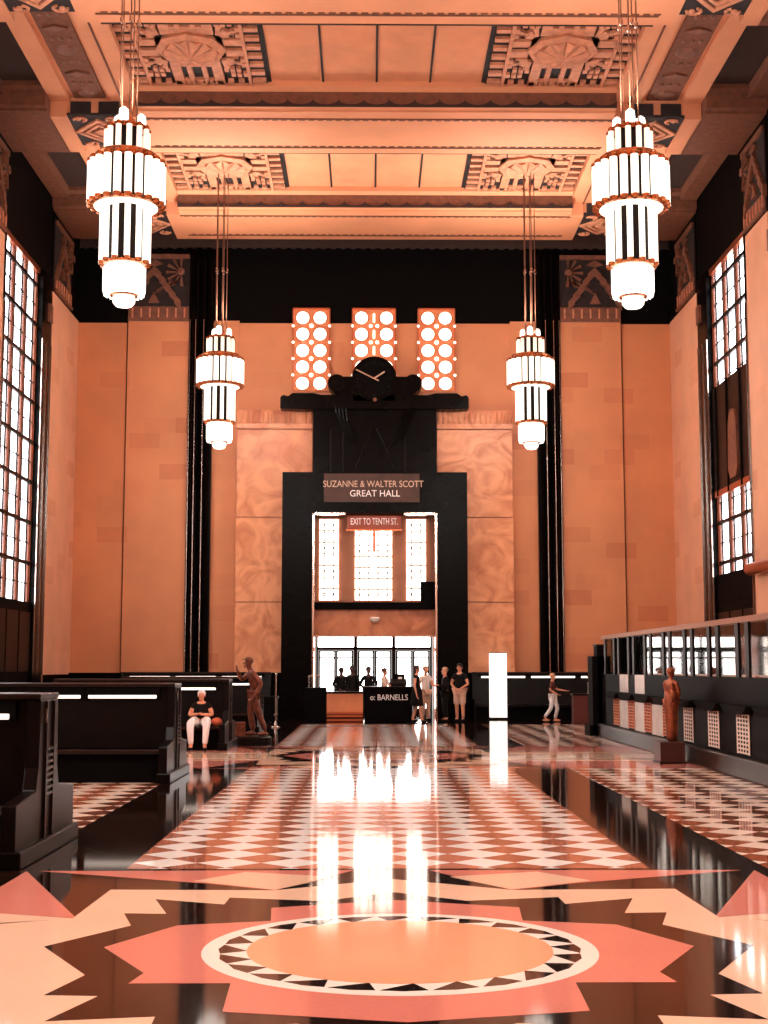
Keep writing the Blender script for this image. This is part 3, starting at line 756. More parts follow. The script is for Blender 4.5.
def chandelier():
    c = empty('chandelier', (0, 0, 0))
    tier('upper_tier', c, .36, 2.62, 3.24, 12, .05, .1, tubem=M_tube2)
    tier('drum_tier', c, .62, 1.82, 2.62, 21, .067, .06)
    tier('middle_tier', c, .40, .76, 1.84, 12, .052, .1)
    b = MB().lathe([(.22, .2), (.26, .22), (.3, .28), (.345, .34), (.345, .72), (.33, .74)], (0, 0, 0), 24)
    for k in range(20):
        a = 2*PI*k/20; b.lathe([(.02, .2), (.045, .3), (.045, .7)], (.33*math.cos(a), .33*math.sin(a), 0), 6)
    lw = b.build('lower_drum', M_bulb, c, True)
    MB().lathe([(.24, .19), (.26, .235), (.22, .25)], (0, 0, 0), 20).build('drum_band', M_brass, lw)
    MB().lathe([(.06, 0), (.14, .02), (.19, .08), (.2, .15), (.17, .22)], (0, 0, 0), 20).build('finial_globe', M_bulb, c, True)
    MB().lathe([(.56, 2.58), (.58, 2.62), (.58, 2.7), (.54, 2.74)], (0, 0, 0), 24).build('metal_ring', M_brass, c)
    MB().lathe([(.42, 1.79), (.56, 1.79), (.56, 1.83), (.42, 1.83)], (0, 0, 0), 24).build('diffuser_ring', M_tube, c)
    hb = MB().lathe([(.3, 3.2), (.32, 3.26), (.2, 3.32), (.12, 3.42), (.05, 3.5)], (0, 0, 0), 16).build('top_cap', M_brass, c)
    for k in range(3):
        a = 2*PI*k/3+.4; MB().lathe([(.07, 3.28), (.09, 3.34), (.08, 3.5), (.03, 3.55)], (.24*math.cos(a), .24*math.sin(a), 0), 10).build('uplight_cup', M_bulb, hb, True)
    for k in range(5):
        a = 2*PI*k/5; x, y = .16*math.cos(a), .16*math.sin(a)
        rd = MB().rod((x, y, 3.3), (x, y, 8.15), .013, 6).build('suspension_rod', M_rod, c)
        MB().lathe([(.015, 5.15), (.035, 5.18), (.035, 5.26), (.015, 5.29)], (x, y, 0), 8).build('rod_collar', M_steel, rd)
    return c
base = chandelier()
for i, (x, y, lb) in enumerate(((-4.46, 23.35, 'left of the two large near chandeliers with a wide lit glass drum'), (4.46, 23.35, 'right of the two large near chandeliers with a wide lit glass drum'),
                  (-4.46, 38.55, 'left of the two smaller-looking far chandeliers beside the black pilaster'), (4.46, 38.55, 'right of the two smaller-looking far chandeliers beside the black pilaster'))):
    o = base if i == 0 else copy_tree(base)
    o.location = (x, y, 7.86 if y < 30 else 7.8); tag(o, lb, 'chandelier', 'tiered glass chandeliers hanging from the coffers')

# ------------------------------------------------------------------ benches
def bench(y0, y1, label, xr=-2.98, xl=-6.5):
    ym = (y0+y1)/2; p = empty('waiting_bench', ((xl+xr)/2, ym, 0), label, 'bench', 'long dark double-sided waiting benches with lit rails')
    H = 1.33; hw = .33; D = (y1-y0)/2
    sec = [(ym-hw+.06, H), (ym-hw-.0, .6), (ym-hw-.06, .44), (ym-D+.03, .44), (ym-D+.03, .16), (ym+D-.03, .16), (ym+D-.03, .44), (ym+hw+.06, .44), (ym+hw, .6), (ym+hw-.06, H)]
    MB().prism([(ym-hw+.08, H), (ym-hw+.02, .45), (ym+hw-.02, .45), (ym+hw-.08, H)], 'X', xl+.08, xr-.12).build('backrest', M_wood, p)
    for s_ in (-1, 1):
        st = MB().prism([(ym+s_*(hw-.06), .38), (ym+s_*(D-.06), .40), (ym+s_*(D-.03), .43), (ym+s_*(D-.06), .46), (ym+s_*(hw-.02), .43)], 'X', xl+.08, xr-.12).build('seat', M_woodmid, p)
        bx('seat_edge', M_woodmid, st, xl+.1, xr-.14, *sorted((ym+s_*(D-.028), ym+s_*(D-.02))), .435, .45)
    bx('riser', M_blackmatte, p, xl+.1, xr-.14, ym-D+.18, ym+D-.18, 0, .4)
    bx('top_rail', M_woodmid, p, xl, xr+.0, ym-hw-.02, ym+hw+.02, H, H+.05, bevel=.012)
    for s_ in (-1, 1):
        for k in range(3):
            xb = xr-.27-k*1.1
            xa = max(xb-.98, xl+.15)
            lf = bx('lamp_housing', M_blackmatte, p, xa-.05, xb+.05, *sorted((ym+s_*(hw-.1), ym+s_*(hw+.0))), H-.17, H)
            MB().rod((xa, ym+s_*(hw+.02), H-.145), (xb, ym+s_*(hw+.02), H-.145), .024, 10).build('light_strip', M_strip, lf, True)
    for xe, s_ in ((xr, 1), (xl, -1)):
        x0, x1 = sorted((xe-s_*.12, xe))
        ep = MB().prism([(ym-hw, H+.0), (ym-hw-.03, .75), (ym-hw-.1, .56), (ym-D, .5), (ym-D, .12), (ym+D, .12), (ym+D, .5), (ym+hw+.1, .56), (ym+hw+.03, .75), (ym+hw, H+.0)], 'X', x0, x1).build('end_panel', M_wood, p, bevel=.012)
        f = MB()
        for k in range(8): f.box(*sorted((xe, xe+s_*.018)), ym-.11, ym+.11, .5+k*.055, .525+k*.055)
        f.build('vent_ribs', M_woodmid, ep)
        b = MB()
        for q in (-1, 1): b.box(*sorted((xe, xe+s_*.02)), ym+q*.14-.02, ym+q*.14+.02, .14, H-.02)
        b.build('raised_stile', M_woodmid, ep)
        bx('nickel_latch', M_steel, ep, *sorted((xe+s_*.018, xe+s_*.03)), ym-.22, ym-.2, H-.2, H-.08)
        MB().box(*sorted((xe-s_*.14, xe+s_*.05)), ym-D-.02, ym+D+.02, 0, .14).build('plinth', M_wood, p, bevel=.015)
        bx('plinth_edge', M_woodmid, p, *sorted((xe+s_*.05, xe+s_*.056)), ym-D, ym+D, .012, .022)
    return p
bench(11.15, 13.3, 'dark wooden waiting bench nearest the camera at the lower left')
bench(19.35, 21.4, 'dark waiting bench second from the camera, with long lit strips')
b3 = bench(27.0, 29.05, 'dark waiting bench third from the camera, where the white-haired person sits')
bench(34.7, 36.75, 'dark waiting bench farthest back, beside the leaning bronze figure')
def wall_bench(xl, xr, label):
    p = empty('wall_bench', ((xl+xr)/2, 44.4, 0), label, 'bench', 'black benches along the end wall')
    bx('seat', M_wood, p, xl+.06, xr-.06, 43.75, 44.55, .36, .44, bevel=.01)
    bx('riser', M_blackmatte, p, xl+.08, xr-.08, 43.95, 44.6, 0, .36)
    MB().prism([(44.5, .44), (44.75, .44), (44.75, 1.42), (44.6, 1.42)], 'X', xl+.06, xr-.06).build('backrest', M_wood, p)
    bx('top_rail', M_woodmid, p, xl, xr, 44.5, 44.78, 1.42, 1.47)
    h = bx('lamp_housing', M_blackmatte, p, xl+.2, xr-.2, 44.5, 44.62, 1.32, 1.42)
    n = max(1, round((xr-xl)/1.8)); w = (xr-xl-.4)/n
    for k in range(n): MB().rod((xl+.3+k*w, 44.46, 1.31), (xl+.2+(k+1)*w-.1, 44.46, 1.31), .03, 8).build('light_strip', M_strip, h)
    for xe in (xl, xr-.06):
        MB().prism([(43.7, 0), (44.78, 0), (44.78, 1.42), (44.5, 1.42), (44.4, .62), (43.7, .6)], 'X', xe, xe+.06).build('end_panel', M_wood, p, bevel=.01)
wall_bench(-8.2, -3.35, 'black bench against the end wall left of the portal'); wall_bench(3.15, 8.4, 'black bench against the end wall right of the portal')

# ------------------------------------------------------------------ ticket counter on the right
CX = 5.35; CY0, CY1 = 13.0, 32.6
tc = empty('ticket_counter', (CX, (CY0+CY1)/2, 0), 'long black ticket counter with glass screens along the right side', 'counter')
bx('counter_front', mat('counter_black', (8, 5, 4), .5, spec=.03), tc, CX, CX+.35, CY0, CY1, .3, 1.46)
bx('counter_plinth', mat('grey_marble', (34, 22, 17), .3, var=.4, spec=.15, scale=2), tc, CX-.12, CX+.4, CY0, CY1, 0, .3, bevel=.02)
bx('worktop', M_black, tc, CX+.35, CX+1.1, CY0, CY1, 1.0, 1.06)
MB().prism([(CX-.03, 2.27), (CX+.2, 2.27), (CX+.2, 2.36), (CX+.0, 2.36)], 'Y', CY0, CY1).build('top_rail', mat('rail_bronze', (150, 96, 70), .35, .5), tc)
# bays: wide light then narrow light (from the far end)
y = 31.93; k = 0
wide, narrow, post = .98, .36, .195
while y-wide-narrow-2*post > CY0:
    yw1, yw0 = y, y-wide
    yn1, yn0 = yw0-post, yw0-post-narrow
    for ya in (yw1-.0, yn1): 
        MB().box(CX-.02, CX+.02, ya, ya+post, 1.46, 2.27).build('screen_post', M_frame, tc)
    g = bx('glass_screen', M_glass, tc, CX+.0, CX+.008, yw0, yw1, 1.5, 2.25)
    g = bx('glass_screen', M_glass, tc, CX+.0, CX+.008, yn0, yn1, 1.5, 2.25)
    yc = yw0-.3
    if 14 < yc:
        gr = bx('grille', M_reliefdk, tc, CX-.012, CX, yc-.3, yc+.3, .36, .92)
        f = MB()
        for q in range(5): yy = yc-.3+q*.15; f.box(CX-.024, CX-.012, yy-.008, yy+.008, .36, .92)
        for q in range(10): zz = .36+q*.0622; f.box(CX-.024, CX-.012, yc-.31, yc+.31, zz-.011, zz+.011) 
        f.box(CX-.02, CX-.01, yc-.34, yc-.3, .34, .94).box(CX-.02, CX-.01, yc+.3, yc+.34, .34, .94)
        f.build('grille_bars', M_orpanel if k < 4 else M_paper, gr)
    # chamfered teller shelf
    ys = yc
    MB().prism([(ys-.76, 1.06), (ys+.76, 1.06), (ys+.46, .93), (ys-.46, .93)], 'X', CX-.16, CX).build('teller_shelf', M_blackmatte, tc)
    if k in (1, 2): bx('metal_panel', M_grey, tc, CX-.012, CX, yw0, yw1, 1.08, 1.46)
    if k in (1, 2, 3): bx('lower_panel', M_grey, tc, CX-.008, CX, yw0+.04, yw1+.1, .32, .9)  # reflections on these panels are painted as pale grey
    y -= wide+narrow+2*post; k += 1
# end pylon
py = empty('counter_pylon', (CX, 33.0, 0), 'black stepped pylon closing the far end of the ticket counter', 'pylon')
b = MB().box(CX-.1, CX+.3, 32.62, 33.1, 0, 2.12).box(CX-.22, CX+.3, 32.62, 33.3, 0, 1.88).box(CX-.3, CX+.35, 32.62, 33.4, 0, .25)
b.build('pylon_body', M_blackmatte, py, bevel=.01); bx('pylon_cap', M_frame, py, CX-.12, CX+.32, 32.62, 33.12, 2.12, 2.16)
# things behind the glass
for k, (yy, zt, w_, m, lb) in enumerate(((29.6, 1.75, .5, M_paper, 'pale carton on the worktop behind the glass, nearest the far end'), (27.6, 1.68, .55, M_paper, 'pale carton on the worktop behind the second light-filled screen'),
        (25.4, 1.7, .6, M_paper, 'pale carton on the worktop above the small bronze figure'), (23.4, 1.66, .5, M_paper, 'pale carton on the worktop just right of the small bronze figure'), (20.9, 1.64, .5, M_paper, 'pale carton on the worktop behind the third screen from the right edge'), (19.0, 1.66, .5, M_paper, 'pale carton on the worktop behind the second screen from the right edge'))):
    p = empty('carton', (CX+.75, yy, 1.06), lb, 'box', 'pale cartons behind the counter glass')
    bx('carton_body', m, p, CX+.5, CX+.95, yy-w_/2, yy+w_/2, 1.06, zt, bevel=.01); bx('carton_flap', M_beige, p, CX+.48, CX+.6, yy-w_/2+.03, yy+w_/2-.03, zt, zt+.012)
mb = empty('menu_board', (CX+.9, 17.35, 1.06), 'white board with a red oval standing behind the rightmost counter glass', 'sign')
bx('board', M_paper, mb, CX+.62, CX+.68, 16.7, 18.2, 1.4, 2.3); bx('board_foot', M_frame, mb, CX+.55, CX+.75, 17.2, 17.6, 1.06, 1.4)
b = MB().prism([(17.6+.42*math.cos(a), 1.9+.12*math.sin(a)) for a in [2*PI*k/28 for k in range(28)]], 'X', CX+.6, CX+.62); b.build('red_oval', M_red, mb)
text('lettering', 'AL NO', .22, (CX+.615, 17.6, 2.13), M_blackcloth, mb, rot=(PI/2, 0, -PI/2), width=.75)
bx('dark_band', M_blackcloth, mb, CX+.6, CX+.62, 17.3, 17.8, 1.6, 1.7)
for k in range(7):  # added shelves; their pale and orange tones brighten the view through the glass
    ya = 18.2+k*2.0; m = (M_paper, M_orpanel, M_paper, M_wallY, M_paper, M_paper, M_orpanel)[k]
    p = empty('display_shelf', (7.4, ya+.9, 0), ['pale tall display shelf nearest the camera behind the counter glass', 'orange display shelf second from the camera behind the glass', 'pale display shelf third from the camera behind the glass', 'stone-coloured display shelf in the middle behind the glass', 'pale display shelf third from the far end behind the glass', 'pale display shelf second from the far end behind the glass', 'orange display shelf at the far end behind the glass'][k], 'shelf', 'display shelves behind the counter')
    bx('back_panel', m, p, 7.5, 7.55, ya, ya+1.8, 0, 2.2)
    for yy in (ya, ya+1.76): bx('side_panel', m, p, 7.15, 7.5, yy, yy+.04, 0, 2.2)
    for z in (.4, .9, 1.45, 1.9): bx('shelf_board', M_paper if k % 2 else M_woodmid, p, 7.15, 7.5, ya+.04, ya+1.76, z, z+.03)
sh = empty('back_counter', (8.6, 24.5, 0), 'low dark back counter between the ticket screens and the right wall', 'cabinet')
bx('cabinet_body', M_woodmid, sh, 8.2, 9.0, 17.5, 31.0, 0, .95); bx('cabinet_top', M_copper, sh, 8.15, 9.05, 17.4, 31.1, .95, 1.0)
for k in range(8): bx('cabinet_door', M_wood, sh, 8.17, 8.2, 17.7+k*1.66, 19.2+k*1.66, .1, .9)

# ------------------------------------------------------------------ desks in the portal
dk = empty('reception_desk', (-1.2, 41.5, 0), 'black desk with a glowing orange front panel in front of the doors', 'desk')
bx('desk_pedestal', M_blackmatte, dk, -2.1, -1.46, 41.2, 41.9, 0, 1.02, bevel=.01)
bx('desk_body', M_blackmatte, dk, -1.46, -.34, 41.25, 41.9, .0, .86)
bx('front_panel', M_orpanel, dk, -1.44, -.36, 41.22, 41.25, .3, .84)
for z in (.0, .12, .21): bx('metal_band', M_copper, dk, -1.44, -.36, 41.2, 41.25, z+.02, z+.09)
bx('desk_top', M_wood, dk, -1.5, -.36, 41.15, 41.95, .86, .9)
kd = empty('sales_kiosk', (.4, 41.5, 0), 'black sales counter with pale lettering right of the orange desk', 'counter')
bx('kiosk_body', M_blackmatte, kd, -.32, 1.1, 41.2, 41.9, 0, 1.0, bevel=.01); bx('kiosk_top', M_wood, kd, -.34, 1.14, 41.15, 41.95, 1.0, 1.05)
text('lettering', 'o: BARNELLS', .24, (.42, 41.19, .72), M_letterw, kd, width=1.12)
rg = empty('cash_register', (.72, 41.6, 1.05), 'dark cash register standing on the black sales counter', 'register')
MB().prism([(41.4, 1.05), (41.8, 1.05), (41.8, 1.28), (41.62, 1.28), (41.4, 1.15)], 'X', .48, .95).build('register_body', M_frame, rg)
bx('display_screen', M_blackmatte, rg, .55, .9, 41.64, 41.7, 1.28, 1.42); bx('paper_slip', M_letterw, rg, .7, .82, 41.6, 41.63, 1.2, 1.33)
sn = empty('desk_placard', (-1.8, 41.5, 1.02), 'thin wire-framed placard standing on the desk pedestal', 'placard')
f = MB().path([(-2.0, 41.5, 1.02), (-2.0, 41.5, 1.33), (-1.95, 41.5, 1.38), (-1.68, 41.5, 1.38), (-1.63, 41.5, 1.33), (-1.63, 41.5, 1.02)], .012); f.build('wire_frame', M_steel, sn)
bx('placard_sheet', M_glass, sn, -1.97, -1.66, 41.49, 41.5, 1.06, 1.35)
lx = empty('lit_banner', (3.95, 43.4, 0), 'tall white glowing banner stand in front of the end wall bench', 'banner')
b = MB().box(3.62, 3.88, 43.3, 43.5, .06, 2.06).box(3.9, 4.16, 43.3, 43.5, .06, 2.06); b.build('lit_face', M_panelwhite, lx)
bx('banner_frame', M_steel, lx, 3.6, 4.18, 43.34, 43.52, 2.06, 2.1); bx('banner_foot', M_frame, lx, 3.58, 4.2, 43.2, 43.6, 0, .06)
sp = empty('sign_post', (-2.75, 36.2, 0), 'slim polished metal post beside the farthest bench', 'post')
MB().lathe([(.13, 0), (.13, .02), (.03, .04), (.022, .2), (.022, 1.42), (.03, 1.44), (.01, 1.48)], (-2.72, 37.6, 0), 12).build('post_shaft', M_steel, sp, True)
MB().lathe([(.03, .3), (.05, .33), (.03, .36)], (-2.72, 37.6, 0), 12).build('post_knob', M_steel, sp)
lb_ = empty('litter_bin', (-3.0, 41.2, 0), 'low black litter bin with bright metal edges left of the portal', 'bin')
bx('bin_body', M_blackmatte, lb_, -3.32, -2.9, 40.9, 41.3, .03, .72, bevel=.01); bx('bin_lid', M_frame, lb_, -3.34, -2.88, 40.88, 41.32, .72, .77)
for x in (-3.32, -2.92): bx('metal_edge', M_steel, lb_, x, x+.02, 40.88, 40.9, .03, .72)
ld = empty('lectern', (5.95, 39.9, 0), 'dark brown lectern box beside the far end of the ticket counter', 'lectern')
bx('lectern_body', M_browncloth, ld, 5.72, 6.15, 39.7, 40.1, 0, .82, bevel=.01); bx('lectern_top', M_wood, ld, 5.69, 6.18, 39.66, 40.14, .82, .86)

# ------------------------------------------------------------------ people
def skin_mesh(name, joints, edges, root, m, parent, sub=2):
    me = bpy.data.meshes.new(name); keys = list(joints)
    me.from_pydata([joints[k][:3] for k in keys], [(keys.index(a), keys.index(b)) for a, b in edges], [])
    o = bpy.data.objects.new(name, me); col.objects.link(o)
    sk = o.modifiers.new('skin', 'SKIN'); sk.use_smooth_shade = True; sk.branch_smoothing = .3
    ly = me.skin_vertices[0].data if me.skin_vertices else None
    if ly is None:
        bpy.context.view_layer.update(); ly = me.skin_vertices[0].data
    for i, k in enumerate(keys):
        r = joints[k][3]; r2 = joints[k][4] if len(joints[k]) > 4 else r
        ly[i].radius = (r, r2); ly[i].use_root = (k == root)
    ss = o.modifiers.new('sub', 'SUBSURF'); ss.levels = sub; ss.render_levels = sub
    dg = bpy.context.evaluated_depsgraph_get(); dg.update()
    nm = bpy.data.meshes.new_from_object(o.evaluated_get(dg)); bpy.data.objects.remove(o)
    for p in nm.polygons: p.use_smooth = True
    nm.materials.clear(); nm.materials.append(m)
    q = bpy.data.objects.new(name, nm); col.objects.link(q)
    if parent is not None: q.parent = parent
    return q
def person(label, loc, rot, H=1.7, pose=None, top=M_blackcloth, bottom=M_blackcloth, hair=M_hairb, skin=M_skin, shoes=M_blackcloth,
           shorts=False, sleeve=.55, dress=False, longhair=False, bodymat=None, name='person', cat='person', cap=False, build_=1.0, group=None):
    J = dict(pel=(0, 0, .93), belly=(0, .01, 1.05), chest=(0, .01, 1.28), neckb=(0, .01, 1.42), neck=(0, 0, 1.48), hd0=(0, -.01, 1.54), hd1=(0, -.015, 1.62), hd2=(0, -.005, 1.70),
             shL=(.17, .01, 1.38), elL=(.22, .03, 1.12), wrL=(.22, -.03, .88), shR=(-.17, .01, 1.38), elR=(-.22, .03, 1.12), wrR=(-.22, -.03, .88),
             hpL=(.09, 0, .9), knL=(.10, -.01, .49), anL=(.10, .03, .09), toL=(.11, -.13, .035), hpR=(-.09, 0, .9), knR=(-.10, -.01, .49), anR=(-.10, .03, .09), toR=(-.11, -.13, .035))
    if pose: J.update(pose)
    R = dict(pel=(.13, .105), belly=(.125, .10), chest=(.145, .105), neckb=(.075, .065), neck=(.052, .052), hd0=(.062, .07), hd1=(.08, .092), hd2=(.06, .072),
             shL=.058, elL=.042, wrL=.027, shR=.058, elR=.042, wrR=.027, hpL=.095, knL=.06, anL=.038, toL=.03, hpR=.095, knR=.06, anR=.038, toR=.03)
    s = H/1.78
    E = [('pel', 'belly'), ('belly', 'chest'), ('chest', 'neckb'), ('neckb', 'neck'), ('neck', 'hd0'), ('hd0', 'hd1'), ('hd1', 'hd2'),
         ('neckb', 'shL'), ('shL', 'elL'), ('elL', 'wrL'), ('neckb', 'shR'), ('shR', 'elR'), ('elR', 'wrR'),
         ('pel', 'hpL'), ('hpL', 'knL'), ('knL', 'anL'), ('anL', 'toL'), ('pel', 'hpR'), ('hpR', 'knR'), ('knR', 'anR'), ('anR', 'toR')]
    def sc_(k, f=1):
        r = R[k]; r = (r, r) if not isinstance(r, tuple) else r
        bb = build_ if k in ('pel', 'belly', 'chest') else 1+(build_-1)*.5
        if k.startswith('hd') or k == 'neck': bb = 1
        return tuple(c*s for c in J[k])+(r[0]*s*f*bb, r[1]*s*f*bb)
    B = {k: sc_(k) for k in J}
    # hands: palm + 5 fingers
    for sd in ('L', 'R'):
        w = Vector(J['wr'+sd]); e = Vector(J['el'+sd]); d = (w-e).normalized()
        side_ = Vector((1, 0, 0)) if abs(d.x) < .8 else Vector((0, 0, 1))
        u = (side_-d*side_.dot(d)).normalized(); n = d.cross(u)
        pm = w+d*.07; B['pm'+sd] = (*(pm*s), .03*s, .018*s); E.append(('wr'+sd, 'pm'+sd))
        for q, (off, ln) in enumerate(((-.03, .07), (-.01, .085), (.01, .08), (.03, .065))):
            a = pm+u*off+d*.035; c_ = a+d*ln*.5+n*.008; f_ = c_+d*ln*.45+n*.02
            for nm_, pt_, rr in (('a', a, .0095), ('b', c_, .009), ('c', f_, .007)): B['%s%d%s' % (sd, q, nm_)] = (*(pt_*s), rr*s)
            E += [('pm'+sd, '%s%da' % (sd, q)), ('%s%da' % (sd, q), '%s%db' % (sd, q)), ('%s%db' % (sd, q), '%s%dc' % (sd, q))]
        sg = 1 if sd == 'R' else -1
        t1 = w+d*.03+u*.035*sg; t2 = t1+d*.035+u*.018*sg
        B['t1'+sd] = (*(t1*s), .011*s); B['t2'+sd] = (*(t2*s), .009*s); E += [('wr'+sd, 't1'+sd), ('t1'+sd, 't2'+sd)]
    root = empty(name, loc, label, cat, group); root.rotation_euler = (0, 0, rot)
    body = skin_mesh('body', B, E, 'pel', bodymat or skin, root)
    hx, hy, hz = (c*s for c in J['hd1'])
    # facial features joined in the body mesh
    bm = bmesh.new(); bm.from_mesh(body.data)
    def blob(c, r, d_): bmesh.ops.create_uvsphere(bm, u_segments=8, v_segments=6, radius=r*s, matrix=Matrix.Translation((hx+c[0]*s, hy+c[1]*s, hz+c[2]*s)) @ Matrix.Diagonal((*d_, 1)))
    blob((0, -.095, -.02), .016, (.8, 1.2, 1.6)); blob((.085, .005, -.01), .02, (.5, .9, 1.5)); blob((-.085, .005, -.01), .02, (.5, .9, 1.5)); blob((0, -.078, -.062), .014, (1.8, .6, .6)); blob((0, -.07, -.09), .03, (1, .8, .7))
    bm.to_mesh(body.data); bm.free()
    for p in body.data.polygons: p.use_smooth = True
    off = Vector(loc)
    def part(mb, nm, m, sm=True): 
        mb.bm.verts.ensure_lookup_table(); me = bpy.data.meshes.new(nm); bmesh.ops.recalc_face_normals(mb.bm, faces=mb.bm.faces); mb.bm.to_mesh(me); mb.bm.free()
        for p in me.polygons: p.use_smooth = sm
        me.materials.append(m); o = bpy.data.objects.new(nm, me); col.objects.link(o); o.parent = root; return o
    em = MB()
    for q in (-1, 1): em.ball((hx+q*.03*s, hy-.083*s, hz+.012*s), .011*s, 1, .6, .7, 8, 6)
    part(em, 'eyes', M_blackcloth if not bodymat else bodymat)
    if hair is not None:
        hb = MB().ball((hx, hy+.018*s, hz+.04*s), .098*s, 1.0, 1.08, .92, 14, 10)
        for v in list(hb.bm.verts):
            if v.co.y < hy-.045*s and v.co.z < hz+.055*s: v.co.y = hy-.045*s
        if longhair: hb.ball((hx, hy+.06*s, hz-.05*s), .085*s, 1.0, .7, 1.4, 12, 8)
        if cap: hb.ball((hx, hy-.08*s, hz+.065*s), .07*s, .9, .9, .15, 10, 6)
        part(hb, 'cap' if cap else 'hair', hair)
    if bodymat: tc_, bc_, sc2 = bodymat, bodymat, bodymat
    else: tc_, bc_, sc2 = top, bottom, shoes
    # shirt
    T = {k: sc_(k, 1.12) for k in ('pel', 'belly', 'chest', 'neckb', 'shL', 'shR')}
    T['neckb'] = (*[c*s for c in J['neckb']], .085*s, .075*s)
    te = [('pel', 'belly'), ('belly', 'chest'), ('chest', 'neckb'), ('neckb', 'shL'), ('neckb', 'shR')]
    for sd in ('L', 'R'):
        a, b_ = Vector(J['sh'+sd]), Vector(J['el'+sd]); f = a.lerp(b_, sleeve if sleeve <= 1 else 1)
        T['sl'+sd] = (*(f*s), .058*s); te.append(('sh'+sd, 'sl'+sd))
        if sleeve > 1:
            g = Vector(J['wr'+sd]); T['cu'+sd] = (*(g*s), .04*s); te.append(('sl'+sd, 'cu'+sd))
    skin_mesh('top', T, te, 'pel', tc_, root)
    P = {k: sc_(k, 1.13*(1+(build_-1)*.5)) for k in ('pel', 'hpL', 'hpR', 'knL', 'knR')}; pe = [('pel', 'hpL'), ('hpL', 'knL'), ('pel', 'hpR'), ('hpR', 'knR')]
    if build_ > 1.3: P['pel'] = (*P['pel'][:3], .10*s, .10*s)
    if shorts:
        for sd in ('L', 'R'): P['kn'+sd] = tuple(c*s for c in (Vector(J['hp'+sd]).lerp(Vector(J['kn'+sd]), 1.05)))+(.098*s, .10*s)
    else:
        for sd in ('L', 'R'): 
            P['kn'+sd] = sc_('kn'+sd, 1.3)
            P['an'+sd] = tuple(c*s for c in (Vector(J['kn'+sd]).lerp(Vector(J['an'+sd]), .95)))+(.062*s, .068*s); pe.append(('kn'+sd, 'an'+sd))
    if not dress: skin_mesh('shorts' if shorts else 'trousers', P, pe, 'pel', bc_, root)
    else:
        c0 = Vector(J['pel'])*s; d = MB()
        prof = [(.14, 1.08), (.165, .95), (.18, .8), (.2, .62), (.215, .5)]; rings = prof
        d.lathe([(r*s, z*s) for r, z in prof[::-1]], (c0.x, c0.y, 0), 16); part(d, 'skirt', bc_)
    fs = MB()
    for sd in ('L', 'R'):
        a, t = Vector(J['an'+sd])*s, Vector(J['to'+sd])*s; d = t-a; mid = (a+t)/2
        yaw = math.atan2(d.x, -d.y)
        m4 = Matrix.Translation((mid.x, mid.y, min(a.z, t.z)+.005*s)) @ Matrix.Rotation(yaw, 4, 'Z') @ Matrix.Diagonal((.05*s, .135*s, .042*s, 1))
        bmesh.ops.create_uvsphere(fs.bm, u_segments=12, v_segments=8, radius=1, matrix=m4)
    part(fs, 'shoes', sc2)
    return root

# seated white-haired woman on third bench, facing the camera
SEAT = .45
sit = dict(pel=(0, .02, .66), belly=(0, .05, .76), chest=(0, .07, .93), neckb=(0, .07, 1.06), neck=(0, .055, 1.12), hd0=(0, .04, 1.18), hd1=(0, .03, 1.26), hd2=(0, .04, 1.34),
           shL=(.17, .07, 1.02), elL=(.27, -.02, .80), wrL=(.07, -.2, .82), shR=(-.17, .07, 1.02), elR=(-.27, -.02, .80), wrR=(-.08, -.22, .83),
           hpL=(.12, 0, .64), knL=(.19, -.5, .62), anL=(.16, -.54, .1), toL=(.18, -.66, .04), hpR=(-.12, 0, .64), knR=(-.19, -.5, .62), anR=(-.16, -.54, .1), toR=(-.18, -.66, .04))
person('white-haired person in black top and white trousers sitting with folded hands on a bench', (-3.5, 27.42, .0), 0, 1.5, sit, bottom=M_whitecloth, hair=M_hairw, build_=1.5)
bg = empty('shoulder_bag', (-3.0, 27.4, .45), 'small rust-coloured bag on the bench beside the seated white-haired person', 'bag')
MB().ball((-3.17, 27.25, .545), .12, .9, .7, .75, 12, 8).build('bag_body', mat('rust_cloth', (190, 86, 50), .8), bg, True)
MB().path([(-3.24, 27.25, .6), (-3.17, 27.25, .7), (-3.1, 27.25, .6)], .012).build('bag_strap', M_blackcloth, bg)

GS = 'people standing near the doors'
person('standing person in a dark sleeveless dress with brown hair before the sales counter', (1.24, 40.95, 0), 1.35, 1.72,
       dict(wrL=(.2, -.1, .86), anL=(.1, .16, .09), toL=(.1, .02, .035), knL=(.1, .02, .5), anR=(-.1, -.18, .08), toR=(-.1, -.33, .035), knR=(-.1, -.12, .5)), hair=mat('brown_hair', (60, 34, 24), .7), dress=True, sleeve=.25, longhair=True)
person('person in a pale shirt partly hidden behind the woman in the dark dress', (1.55, 42.1, 0), .6, 1.7, dict(elL=(.25, -.05, 1.14), wrL=(.16, -.28, 1.1)), top=M_paper, bottom=M_beige, hair=M_hairbl)
person('person all in black with arms held forward in front of the right portal jamb', (2.12, 41.6, 0), -1.35, 1.66, dict(elR=(-.24, -.02, 1.12), wrR=(-.16, -.27, 1.14), elL=(.24, -.02, 1.12), wrL=(.16, -.27, 1.16)), hair=mat('grey_hair', (190, 140, 112), .8), sleeve=1.1)
person('person in black shirt and pale knee-length shorts with arms crossed low', (2.55, 41.4, 0), -.5, 1.78, dict(elL=(.28, .0, 1.12), wrL=(.12, -.2, .98), elR=(-.28, 0, 1.12), wrR=(-.06, -.22, 1.0)), bottom=M_beige, shorts=True, hair=M_hairb, build_=1.12)
